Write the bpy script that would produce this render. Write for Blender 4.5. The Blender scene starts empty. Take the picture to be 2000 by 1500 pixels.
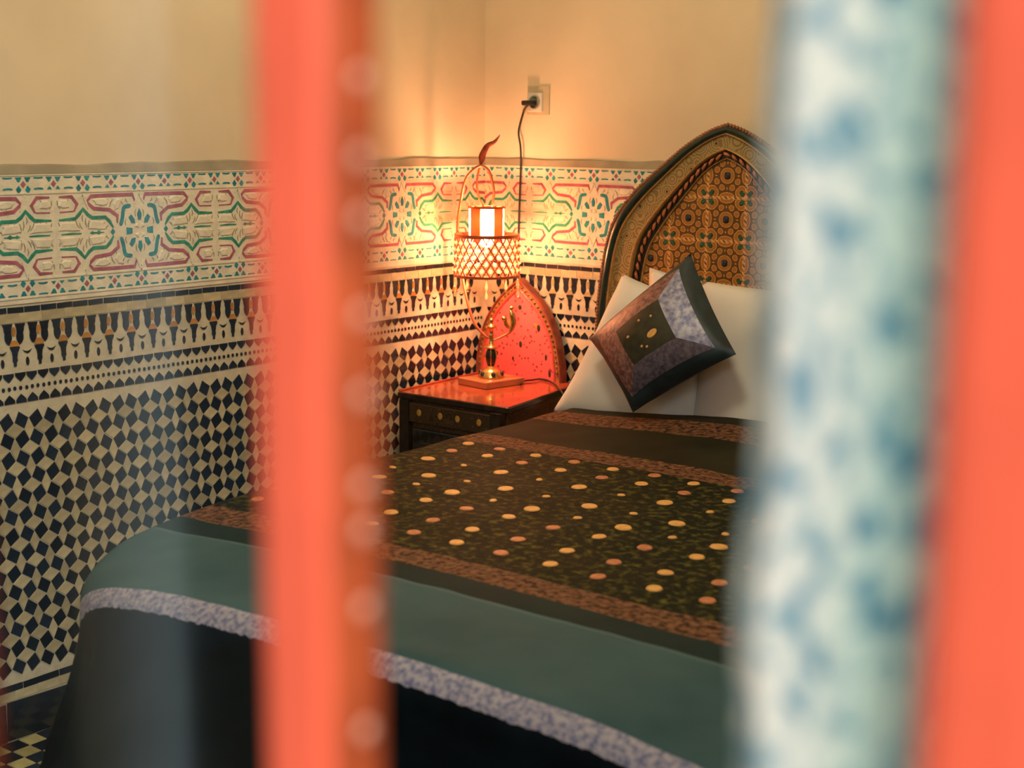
import bpy, bmesh, math, random
from mathutils import Vector, Matrix, noise
random.seed(7)
SC = bpy.context.scene
COL = SC.collection
PI = math.pi

# ------------------------------------------------------------------ camera
F_PX = 2814.37
CAM_POS = Vector((2.91695, -3.66431, 1.45102))
YAW, PITCH, ROLL = 0.652027, 0.174249, 0.009692
fw = Vector((-math.sin(YAW)*math.cos(PITCH), math.cos(YAW)*math.cos(PITCH), -math.sin(PITCH)))
rt = Vector((math.cos(YAW), math.sin(YAW), 0))
up = rt.cross(fw)
RT = rt*math.cos(ROLL) + up*math.sin(ROLL)
UP = -rt*math.sin(ROLL) + up*math.cos(ROLL)
cam_data = bpy.data.cameras.new('camera')
cam = bpy.data.objects.new('camera', cam_data)
COL.objects.link(cam)
M = Matrix.Identity(4)
for i in range(3):
    M[i][0] = RT[i]; M[i][1] = UP[i]; M[i][2] = -fw[i]; M[i][3] = CAM_POS[i]
cam.matrix_world = M
cam_data.sensor_width = 36.0
cam_data.lens = F_PX/2000*36.0
cam_data.clip_start = 0.02
cam_data.dof.use_dof = True
cam_data.dof.focus_distance = 3.7
cam_data.dof.aperture_fstop = 3.7
SC.camera = cam

def project(p):
    v = Vector(p) - CAM_POS
    z = v.dot(fw)
    return (1000 + F_PX*v.dot(RT)/z, 750 - F_PX*v.dot(UP)/z, z)

# ------------------------------------------------------------------ light
w = bpy.data.worlds.new('World'); SC.world = w; w.use_nodes = True
w.node_tree.nodes['Background'].inputs[0].default_value = (0.62, 0.80, 0.85, 1)
w.node_tree.nodes['Background'].inputs[1].default_value = 0.10

def area(name, loc, target, sx, sy, power, color):
    d = bpy.data.lights.new(name, 'AREA'); d.shape = 'RECTANGLE'; d.size = sx; d.size_y = sy
    d.energy = power; d.color = color
    o = bpy.data.objects.new(name, d); COL.objects.link(o); o.location = loc
    o.rotation_euler = (Vector(target)-Vector(loc)).to_track_quat('-Z', 'Y').to_euler()
    return o
# open sky over the courtyard, outside the window
area('courtyard_skylight', (4.9, -6.0, 4.2), (2.6, -3.3, 1.3), 4.0, 2.6, 430, (0.93, 0.98, 1.0))
# added unseen point light, warm ambient fill for the room
pd = bpy.data.lights.new('room_fill_light', 'POINT'); pd.energy = 42; pd.color = (1.0, .87, .62); pd.shadow_soft_size = .16
po = bpy.data.objects.new('room_fill_light', pd); COL.objects.link(po); po.location = (1.2, -1.5, 2.35)

SC.view_settings.view_transform = 'Standard'
SC.view_settings.look = 'None'
SC.view_settings.exposure = 0.0
SC.view_settings.gamma = 1.0
SC.view_settings.use_curve_mapping = False

# ------------------------------------------------------------------ helpers
def tag(o, label=None, cat=None, group=None, kind=None):
    if label: o['label'] = label
    if cat: o['category'] = cat
    if group: o['group'] = group
    if kind: o['kind'] = kind
    return o

def wmat(o):
    """world matrix from the parent chain (no depsgraph update needed)"""
    if o.parent is None: return o.matrix_basis.copy()
    return wmat(o.parent) @ o.matrix_parent_inverse @ o.matrix_basis

def attach(o, parent):
    o.parent = parent; o.matrix_parent_inverse = wmat(parent).inverted(); return o

def link(name, me, m=None, parent=None, mw=None):
    o = bpy.data.objects.new(name, me); COL.objects.link(o)
    if m is not None and me is not None and len(me.materials) == 0: me.materials.append(m)
    if mw is not None: o.matrix_basis = mw
    if parent is not None: attach(o, parent)
    return o

def empty(name, loc=(0, 0, 0)):
    o = bpy.data.objects.new(name, None); COL.objects.link(o); o.location = loc
    o.empty_display_size = 0.05
    return o

def smooth(me, on=True):
    me.polygons.foreach_set('use_smooth', [on]*len(me.polygons)); me.update(); return me

class MB:
    def __init__(s): s.v = []; s.f = []; s.uv = None
    def add(s, vs, fs):
        n = len(s.v); s.v += [tuple(x) for x in vs]; s.f += [tuple(i+n for i in f) for f in fs]; return s
    def box(s, a, b):
        x0, y0, z0 = a; x1, y1, z1 = b
        return s.add([(x0,y0,z0),(x1,y0,z0),(x1,y1,z0),(x0,y1,z0),(x0,y0,z1),(x1,y0,z1),(x1,y1,z1),(x0,y1,z1)],
                     [(0,3,2,1),(4,5,6,7),(0,1,5,4),(1,2,6,5),(2,3,7,6),(3,0,4,7)])
    def prism(s, poly, z0, z1, inset=0.0):
        n = len(poly); cx = sum(p[0] for p in poly)/n; cy = sum(p[1] for p in poly)/n
        top = []
        for x, y in poly:
            d = math.hypot(x-cx, y-cy) or 1
            k = max(0, 1-inset/d); top.append((cx+(x-cx)*k, cy+(y-cy)*k, z1))
        vs = [(x, y, z0) for x, y in poly] + top
        fs = [tuple(range(n, 2*n))] + [(i, (i+1) % n, n+(i+1) % n, n+i) for i in range(n)] + [tuple(range(n-1, -1, -1))]
        return s.add(vs, fs)
    def tube(s, pts, rad, n=10, cap=True):
        pts = [Vector(p) for p in pts]; k = len(pts)
        if not hasattr(rad, '__len__'): rad = [rad]*k
        t0 = (pts[1]-pts[0]).normalized()
        ref = Vector((0, 0, 1)) if abs(t0.z) < .9 else Vector((1, 0, 0))
        nrm = t0.cross(ref).normalized(); vs = []
        for i, p in enumerate(pts):
            t = (pts[min(i+1, k-1)]-pts[max(i-1, 0)]).normalized()
            nrm = (nrm - t*nrm.dot(t)).normalized(); b = t.cross(nrm)
            for j in range(n):
                a = 2*PI*j/n; vs.append(p+(nrm*math.cos(a)+b*math.sin(a))*rad[i])
        fs = [(i*n+j, i*n+(j+1) % n, (i+1)*n+(j+1) % n, (i+1)*n+j) for i in range(k-1) for j in range(n)]
        if cap: fs += [tuple(range(n-1, -1, -1)), tuple((k-1)*n+j for j in range(n))]
        return s.add(vs, fs)
    def lathe(s, prof, c=(0, 0), n=24, cap=True):
        k = len(prof); vs = []
        for r, z in prof:
            for j in range(n):
                a = 2*PI*j/n; vs.append((c[0]+r*math.cos(a), c[1]+r*math.sin(a), z))
        fs = [(i*n+j, i*n+(j+1) % n, (i+1)*n+(j+1) % n, (i+1)*n+j) for i in range(k-1) for j in range(n)]
        if cap: fs += [tuple(range(n-1, -1, -1)), tuple((k-1)*n+j for j in range(n))]
        return s.add(vs, fs)
    def ribbon(s, pts, width, z0, z1, taper=True):
        k = len(pts); L = []; R = []
        for i in range(k):
            a = pts[max(i-1, 0)]; b = pts[min(i+1, k-1)]
            dx, dy = b[0]-a[0], b[1]-a[1]; d = math.hypot(dx, dy) or 1
            wd = width*.5*(0.45 if taper and i in (0, k-1) else 1)
            nx, ny = -dy/d*wd, dx/d*wd
            L.append((pts[i][0]+nx, pts[i][1]+ny)); R.append((pts[i][0]-nx, pts[i][1]-ny))
        vs = [(x, y, z1) for x, y in L]+[(x, y, z1) for x, y in R]+[(x, y, z0) for x, y in L]+[(x, y, z0) for x, y in R]
        fs = []
        for i in range(k-1):
            fs += [(k+i, k+i+1, i+1, i), (i, i+1, 2*k+i+1, 2*k+i), (3*k+i, 3*k+i+1, k+i+1, k+i)]
        fs += [(0, 2*k, 3*k, k), (k-1, 2*k-1, 4*k-1, 3*k-1)]
        return s.add(vs, fs)
    def sphere(s, c, r, nu=8, nv=6, sc=(1, 1, 1)):
        prof = [(max(1e-4, math.sin(PI*i/nv)), -math.cos(PI*i/nv)) for i in range(nv+1)]
        vs = []
        for q, z in prof:
            for j in range(nu):
                a = 2*PI*j/nu; vs.append((c[0]+q*math.cos(a)*r*sc[0], c[1]+q*math.sin(a)*r*sc[1], c[2]+z*r*sc[2]))
        fs = [(i*nu+j, i*nu+(j+1) % nu, (i+1)*nu+(j+1) % nu, (i+1)*nu+j) for i in range(nv) for j in range(nu)]
        return s.add(vs, fs)
    def mesh(s, name):
        me = bpy.data.meshes.new(name); me.from_pydata(s.v, [], s.f); me.update(); return me
    def build(s, name, m, parent=None, mw=None, sm=False):
        me = s.mesh(name)
        if sm: smooth(me)
        return link(name, me, m, parent, mw)

def bevelled(o, wd, seg=2):
    b = o.modifiers.new('bevel', 'BEVEL'); b.width = wd; b.segments = seg; b.limit_method = 'ANGLE'; b.angle_limit = .6
    return o

def spline(pts, n=8):
    out = []
    P = [Vector(p) for p in pts]
    for i in range(len(P)-1):
        p0 = P[max(i-1, 0)]; p1 = P[i]; p2 = P[i+1]; p3 = P[min(i+2, len(P)-1)]
        for j in range(n):
            t = j/n
            out.append(0.5*((2*p1)+(p2-p0)*t+(2*p0-5*p1+4*p2-p3)*t*t+(3*p1-p0-3*p2+p3)*t*t*t))
    out.append(P[-1]); return out

# ------------------------------------------------------------------ materials
def new_mat(name):
    m = bpy.data.materials.new(name); m.use_nodes = True
    nt = m.node_tree; b = nt.nodes['Principled BSDF']
    return m, nt, b

def node(nt, t, **kw):
    n = nt.nodes.new(t)
    for k, v in kw.items(): setattr(n, k, v)
    return n

def mix_rgb(nt, fac, a, b, blend='MIX'):
    n = nt.nodes.new('ShaderNodeMix'); n.data_type = 'RGBA'; n.blend_type = blend
    for sock, val in ((n.inputs['Factor'], fac), (n.inputs[6], a), (n.inputs[7], b)):
        if hasattr(val, 'links') or hasattr(val, 'is_linked'): nt.links.new(val, sock)
        elif isinstance(val, (int, float)): sock.default_value = val
        else: sock.default_value = (*val[:3], 1)
    return n.outputs[2]

def math_n(nt, op, a, b=None, c=None):
    n = nt.nodes.new('ShaderNodeMath'); n.operation = op
    for i, v in enumerate((a, b, c)):
        if v is None: continue
        if hasattr(v, 'is_linked'): nt.links.new(v, n.inputs[i])
        else: n.inputs[i].default_value = v
    return n.outputs[0]

def simple(name, col, rough=.5, metal=0, var=.12, scale=14, bump=0.0, bscale=60, rand=0.0, spec=.5, coat=0, col2=None, coords='Object'):
    m, nt, b = new_mat(name)
    tc = node(nt, 'ShaderNodeTexCoord'); nz = node(nt, 'ShaderNodeTexNoise')
    nz.inputs['Scale'].default_value = scale; nz.inputs['Detail'].default_value = 4
    nt.links.new(tc.outputs[coords], nz.inputs['Vector'])
    c2 = col2 or tuple(max(0, c*(1-2.2*var)) for c in col)
    ramp = node(nt, 'ShaderNodeValToRGB')
    ramp.color_ramp.elements[0].position = .35; ramp.color_ramp.elements[1].position = .65
    ramp.color_ramp.elements[0].color = (*c2, 1); ramp.color_ramp.elements[1].color = (*col, 1)
    nt.links.new(nz.outputs['Fac'], ramp.inputs['Fac'])
    out = ramp.outputs['Color']
    if rand:
        oi = node(nt, 'ShaderNodeObjectInfo')
        hsv = node(nt, 'ShaderNodeHueSaturation')
        v = math_n(nt, 'MULTIPLY_ADD', oi.outputs['Random'], 2*rand, 1-rand)
        nt.links.new(v, hsv.inputs['Value']); nt.links.new(out, hsv.inputs['Color']); out = hsv.outputs['Color']
    nt.links.new(out, b.inputs['Base Color'])
    b.inputs['Roughness'].default_value = rough; b.inputs['Metallic'].default_value = metal
    b.inputs['Specular IOR Level'].default_value = spec; b.inputs['Coat Weight'].default_value = coat
    if bump:
        n2 = node(nt, 'ShaderNodeTexNoise'); n2.inputs['Scale'].default_value = bscale; n2.inputs['Detail'].default_value = 3
        nt.links.new(tc.outputs[coords], n2.inputs['Vector'])
        bp = node(nt, 'ShaderNodeBump'); bp.inputs['Strength'].default_value = bump; bp.inputs['Distance'].default_value = .004
        nt.links.new(n2.outputs['Fac'], bp.inputs['Height']); nt.links.new(bp.outputs['Normal'], b.inputs['Normal'])
    return m

PLASTER = simple('plaster', (.80, .66, .45), .85, var=.06, scale=2.3, bump=.25, bscale=9, spec=.15)
LEDGE = simple('ledge_plaster', (.42, .36, .24), .9, var=.12, scale=9, bump=.5, bscale=40, spec=.1)
GROUT = simple('grout', (.70, .62, .42), .8, var=.08, scale=30, bump=.3, bscale=120, spec=.2)
FRIEZE = simple('carved_plaster', (.86, .78, .58), .8, var=.07, scale=22, bump=.5, bscale=90, spec=.15)
DARK_TILE = simple('dark_tile', (.012, .020, .034), .16, var=.15, scale=40, rand=.55, bump=.15, bscale=70, coat=.2)
LIGHT_TILE = simple('light_tile', (.60, .51, .29), .28, var=.10, scale=35, rand=.20, bump=.15, bscale=70)
YELLOW_TILE = simple('yellow_tile', (.62, .27, .05), .25, var=.12, scale=35, rand=.15)
PINK = simple('pink_paint', (.50, .14, .19), .75, var=.16, scale=60, spec=.2)
TEAL = simple('teal_paint', (.018, .31, .36), .7, var=.2, scale=60, spec=.25)
GREEN = simple('green_paint', (.035, .34, .22), .7, var=.2, scale=60, spec=.25)
VEIN = simple('carved_groove', (.40, .33, .19), .9, var=.15, scale=60, spec=.1)
FLOOR_T = simple('floor_tile_yellow', (.45, .40, .17), .3, var=.1, scale=30, rand=.2)
BRASS = simple('brass', (.83, .52, .20), .24, 1.0, var=.08, scale=30)
COPPER = simple('copper', (.60, .15, .06), .35, .45, var=.1, scale=30)
BLACK = simple('black_lacquer', (.012, .010, .010), .2, var=.1, coat=.4)
CORD = simple('black_rubber', (.02, .014, .010), .5, var=.1)
WHITE_P = simple('white_plastic', (.74, .70, .58), .35, var=.03)
LINEN = simple('white_linen', (.80, .77, .68), .85, var=.03, scale=6, bump=.4, bscale=14, spec=.15)
RED_WOOD = simple('red_varnished_wood', (.46, .085, .035), .22, var=.18, scale=18, coat=.4)
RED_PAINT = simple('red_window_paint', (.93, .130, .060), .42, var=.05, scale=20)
RED_SIDE = simple('red_window_paint_shaded', (.60, .095, .022), .5, var=.16, scale=26)  # darker copy of the bar red, shade painted into the side faces
DARK_WOOD = simple('dark_wood', (.045, .022, .010), .4, var=.2, scale=25)
GOLD_P = simple('gold_paint', (.55, .30, .05), .45, .2, var=.15, scale=40)
CEIL = simple('ceiling_plaster', (.66, .56, .38), .9, var=.05, spec=.1)

# ------------------------------------------------------------------ room shell
X1, Y0, H = 4.2, -3.40, 2.85
YW = -3.364                                     # window plane
wall_left = tag(MB().box((-.12, Y0, 0), (0, 0, H)).build('wall_left', PLASTER), kind='structure')
wall_back = tag(MB().box((-.12, 0, 0), (X1+.12, .12, H)).build('wall_back', PLASTER), kind='structure')
wall_right = tag(MB().box((X1, Y0, 0), (X1+.12, 0, H)).build('wall_right', PLASTER), kind='structure')
floor = tag(MB().box((-.12, -7.2, -.1), (X1+.12, .12, 0)).build('floor', simple('floor_base', (.10, .09, .05), .4, var=.2)), kind='structure')
ceiling = tag(MB().box((-.12, Y0-.12, H), (X1+.12, .12, H+.1)).build('ceiling', CEIL), kind='structure')
WX0, WX1, WZ0, WZ1 = 0.85, 3.72, 0.75, 2.30
mb = MB()
mb.box((-.12, Y0-.06, 0), (WX0, Y0+.06, H)); mb.box((WX1, Y0-.06, 0), (X1+.12, Y0+.06, H))
mb.box((WX0, Y0-.06, 0), (WX1, Y0+.06, WZ0)); mb.box((WX0, Y0-.06, WZ1), (WX1, Y0+.06, H))
wall_front = tag(mb.build('wall_front', PLASTER), kind='structure')

# frames for wall-mounted pieces: local x = rightwards along the wall, y = up, z = out of the wall
ML = Matrix(((0, 0, 1, 0), (1, 0, 0, 0), (0, 1, 0, 0), (0, 0, 0, 1)))        # left wall, x local = world y
MBK = Matrix(((1, 0, 0, 0), (0, 0, -1, 0), (0, 1, 0, 0), (0, 0, 0, 1)))      # back wall, x local = world x
def at(Mw, x, y, z=0): return Mw @ Matrix.Translation((x, y, z))

DADO = 1.345
dado_l = MB().box((Y0+.06, 0.0, 0), (0, DADO, .006)).build('dado_bed', GROUT, wall_left, ML)
dado_b = MB().box((.006, 0.0, 0), (X1, DADO, .006)).build('dado_bed', GROUT, wall_back, MBK)
Z0 = .006

# plaster ledge above the dado, slightly ragged
def ledge(parent, Mw, a, b, name):
    n = 90; mb = MB(); vs = []
    for i in range(n+1):
        x = a+(b-a)*i/n
        t = 1.362+.006*noise.noise((x*5, 3.1, 0))+.003*noise.noise((x*17, .4, 0))
        vs += [(x, DADO-.003, 0), (x, DADO-.003, .011), (x, t, .007), (x, t+.003, 0)]
    fs = [(i*4+j, i*4+j+1, (i+1)*4+j+1, (i+1)*4+j) for i in range(n) for j in range(3)]
    mb.add(vs, fs); return mb.build(name, LEDGE, parent, Mw)
tag(ledge(None, ML, Y0+.06, 0, 'trim_1'), kind='structure')
tag(ledge(None, MBK, 0, X1, 'trim_2'), kind='structure')

# ---------------- zellige pieces
AU, AZ, DU, DZ, G = .0393, .0456, .006, .004, .0007
def shrink(poly, g):
    n = len(poly); cx = sum(p[0] for p in poly)/n; cy = sum(p[1] for p in poly)/n
    out = []
    for x, y in poly:
        d = math.hypot(x-cx, y-cy); k = (d-g*1.4)/d; out.append((cx+(x-cx)*k, cy+(y-cy)*k))
    return out
def sq(s):
    hu, hz = AU/2, AZ/2
    return shrink([(s*DU, hz), (-hu, s*DZ), (-s*DU, -hz), (hu, -s*DZ)], G)
def rh(s):
    return shrink([(0, AZ/2+s*DZ), (-(AU/2-s*DU), 0), (0, -(AZ/2+s*DZ)), (AU/2-s*DU, 0)], G)
def tile_mesh(name, poly, t, inset, m):
    me = MB().prism(poly, 0, t, inset).mesh(name); me.materials.append(m); return me
me_sq = {s: tile_mesh('dark_tile', sq(s), .0030, .0011, DARK_TILE) for s in (1, -1)}
me_rh = {s: tile_mesh('light_tile', rh(s), .0026, .0010, LIGHT_TILE) for s in (1, -1)}

SIL = [(-50, 1700), (70, 1500), (110, 1190), (190, 1130), (330, 1020), (450, 965), (760, 870), (783, 766), (943, 717), (1000, 700), (1110, 760), (1165, 640), (1180, 500), (3000, 300)]
def seen(P):
    x, y, z = project(P)
    if not (-15 < x < 1190 and -15 < y < 1515): return False
    if 515 < x < 735: return False
    for (xa, ya), (xb, yb) in zip(SIL, SIL[1:]):
        if xa <= x <= xb: return y < ya+(yb-ya)*(x-xa)/(xb-xa)+14
    return True

rest = {}
def jitter(): return random.uniform(-1, 1)
def place_tiles(kind, name, items, parent, Mw, mat, limit=300):
    """items: (mesh, x, y); the largest in view become parts, the rest one joined part"""
    big, other = [], []
    for it in items:
        P = (Mw @ Vector((it[1], it[2], 0)))
        if seen(P): big.append((project(P)[2], it))
        else: other.append(it)
    big.sort(key=lambda q: q[0])
    other += [it for _, it in big[limit:]]
    for _, (me, x, y) in big[:limit]:
        o = bpy.data.objects.new(name, me); COL.objects.link(o); o.parent = parent
        o.matrix_basis = at(Mw, x+.0005*jitter(), y+.0005*jitter(), Z0-.0006) @ Matrix.Rotation(.03*jitter(), 4, 'Z') @ Matrix.Rotation(.012*jitter(), 4, 'X') @ Matrix.Rotation(.012*jitter(), 4, 'Y')
    if other:
        mb = MB()
        for me, x, y in other:
            mb.add([(v.co.x+x, v.co.y+y, v.co.z+Z0-.0006) for v in me.vertices], [tuple(p.vertices) for p in me.polygons])
        tag(mb.build(name+'_remainder', mat, parent, Mw), kind='stuff')

def field(parent, Mw, x_from, x_to, x_ref):
    """the diamond field: x_ref = centre of one column"""
    dk, lt = [], []
    i0 = math.ceil((x_from+AU*.5-x_ref)/AU); i1 = math.floor((x_to-AU*.5-x_ref)/AU)
    for i in range(i0, i1+1):
        for j in range(0, 14):
            s = 1 if (i+j) % 2 == 0 else -1
            x = x_ref+i*AU; y = .774-j*AZ
            dk.append((me_sq[s], x, y))
            if j < 13 and i < i1: lt.append((me_rh[-s], x+AU/2, y-AZ/2))
    place_tiles('d', 'dark_tile', dk, parent, Mw, DARK_TILE)
    place_tiles('l', 'light_tile', lt, parent, Mw, LIGHT_TILE)
field(wall_left, ML, -2.6, 0, -1.3847)
field(wall_back, MBK, .006, 2.6, .336)

# merlon band pieces, period .0663
PER = .0663
def arcpts(cx, cy, rx, ry, a0, a1, n): return [(cx+rx*math.cos(a0+(a1-a0)*i/n), cy+ry*math.sin(a0+(a1-a0)*i/n)) for i in range(n+1)]
def mirror(p): return p+[(-x, y) for x, y in reversed(p)]
lens = lambda hw, hh: [(hw*math.cos(a)*(.75+.25*abs(math.cos(a))), hh*math.sin(a)) for a in [2*PI*i/10 for i in range(10)]]
ME = {
 'flame_tile': tile_mesh('flame_tile', lens(.0060, .0118), .0028, .001, YELLOW_TILE),
 'dome_tile': tile_mesh('dome_tile', arcpts(0, -.0072, .0130, .0150, 0, PI, 8), .0028, .001, YELLOW_TILE),
 'vase_tile': tile_mesh('vase_tile', mirror([(0, .0235), (-.0130, .0232), (-.0128, .0200), (-.0078, .0100), (-.0062, -.0020), (-.0066, -.0105), (-.0036, -.0150), (-.0034, -.0235)]), .0028, .0008, DARK_TILE),
 'chevron_tile': tile_mesh('chevron_tile', [(-.0120, .0048), (-.0075, .0022), (0, .0006), (.0075, .0022), (.0120, .0048), (.0065, -.0026), (0, -.0054), (-.0065, -.0026)], .0028, .0006, DARK_TILE),
 'lens_tile': tile_mesh('lens_tile', lens(.0050, .0112), .0028, .001, DARK_TILE),
}
hg = [(-.0135, .0250), (-.0118, .0185), (-.0098, .0125), (-.0092, .0040), (-.0108, -.0050), (-.0100, -.0120), (-.0060, -.0190), (-.0015, -.0250),
      (.0040, -.0205), (.0080, -.0130), (.0088, -.0050), (.0078, .0030), (.0100, .0110), (.0098, .0160), (.0135, .0250)]
ME['hourglass_l'] = tile_mesh('hourglass_tile', hg[::-1], .0028, .0008, DARK_TILE)
ME['hourglass_r'] = tile_mesh('hourglass_tile', [(-x, y) for x, y in hg], .0028, .0008, DARK_TILE)
spade = [(-.0143, .0106), (.0143, .0106), (.0138, .0030), (.0085, -.0035), (0, -.0110), (-.0085, -.0035), (-.0138, .0030)]
ME['spade_up'] = tile_mesh('spade_tile', spade[::-1], .0028, .0009, DARK_TILE)
ME['spade_dn'] = tile_mesh('spade_tile', [(x, -y) for x, y in spade], .0028, .0009, DARK_TILE)
ME['dot'] = tile_mesh('dot_tile', [(.0046*math.cos(a), .0058*math.sin(a)) for a in [2*PI*i/6 for i in range(6)]], .0026, .0008, DARK_TILE)
ME['bar'] = tile_mesh('border_tile', [(-.0212, -.0066), (.0212, -.0066), (.0212, .0066), (-.0212, .0066)], .0028, .0008, DARK_TILE)
ME['thin'] = tile_mesh('border_tile', [(-.0495, -.0078), (.0495, -.0078), (.0495, .0078), (-.0495, .0078)], .0028, .0008, DARK_TILE)
ME['plinth'] = tile_mesh('plinth_tile', [(-.0990, -.0475), (.0990, -.0475), (.0990, .0475), (-.0990, .0475)], .0040, .0010, DARK_TILE)
LB = [('light_bar', .0240)]
me_lbar = tile_mesh('border_tile_light', [(-.0300, -.0110), (.0300, -.0110), (.0300, .0110), (-.0300, .0110)], .0022, .0008, LIGHT_TILE)

PALE_OCHRE = simple('pale_ochre_tile', (.62, .44, .20), .25, var=.12, scale=35, rand=.15)
for k_ in ('flame', 'dome'):
    ME[k_+'_pale'] = ME[k_+'_tile'].copy(); ME[k_+'_pale'].materials.clear(); ME[k_+'_pale'].materials.append(PALE_OCHRE)
def bands(parent, Mw, a, b, xf, xb, xs, pale=False):
    """xf flame centre, xb border tile edge, xs spade centre"""
    def rng(ref, per): return [ref+i*per for i in range(math.ceil((a+per*.4-ref)/per), math.floor((b-per*.4-ref)/per)+1)]
    def put(name, items, mat, lim=300): place_tiles('', name, items, parent, Mw, mat, lim)
    fl = rng(xf, PER)
    put('flame_tile', [(ME['flame_pale' if pale else 'flame_tile'], x, .9825) for x in fl], PALE_OCHRE if pale else YELLOW_TILE)
    put('dome_tile', [(ME['dome_pale' if pale else 'dome_tile'], x, .9552) for x in fl], PALE_OCHRE if pale else YELLOW_TILE)
    put('vase_tile', [(ME['vase_tile'], x, .9240) for x in fl], DARK_TILE)
    half = rng(xf+PER/2, PER)
    put('chevron_tile', [(ME['chevron_tile'], x, .9340) for x in half], DARK_TILE)
    put('lens_tile', [(ME['lens_tile'], x, .9108) for x in half], DARK_TILE)
    put('hourglass_tile', [(ME['hourglass_l'], x+PER*.25, .9765) for x in rng(xf, PER)]+[(ME['hourglass_r'], x-PER*.25, .9765) for x in rng(xf, PER)], DARK_TILE)
    sp = rng(xs, .0309)
    put('spade_tile', [(ME['spade_up'], x, .8755) for x in sp]+[(ME['spade_dn'], x, .8256) for x in sp], DARK_TILE)
    put('dot_tile', [(ME['dot'], x, .8500) for x in rng(xs, .01545)], DARK_TILE)
    put('border_tile', [(ME['bar'], x, 1.0325) for x in rng(xb, .0443)]+[(ME['thin'], x, .1330) for x in rng(xb, .1005)], DARK_TILE)
    put('plinth_tile', [(ME['plinth'], x, .0500) for x in rng(xb, .2000)], DARK_TILE)
    put('border_tile_light', [(me_lbar, x, 1.0140) for x in rng(xb, .0608)]+[(me_lbar, x, .1125) for x in rng(xb, .0608)], LIGHT_TILE)
bands(wall_left, ML, Y0+.06, 0, -1.5482, -1.5180, -1.5502)
bands(wall_back, MBK, .006, 2.8, .1490, .1000, .1900, True)

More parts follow.
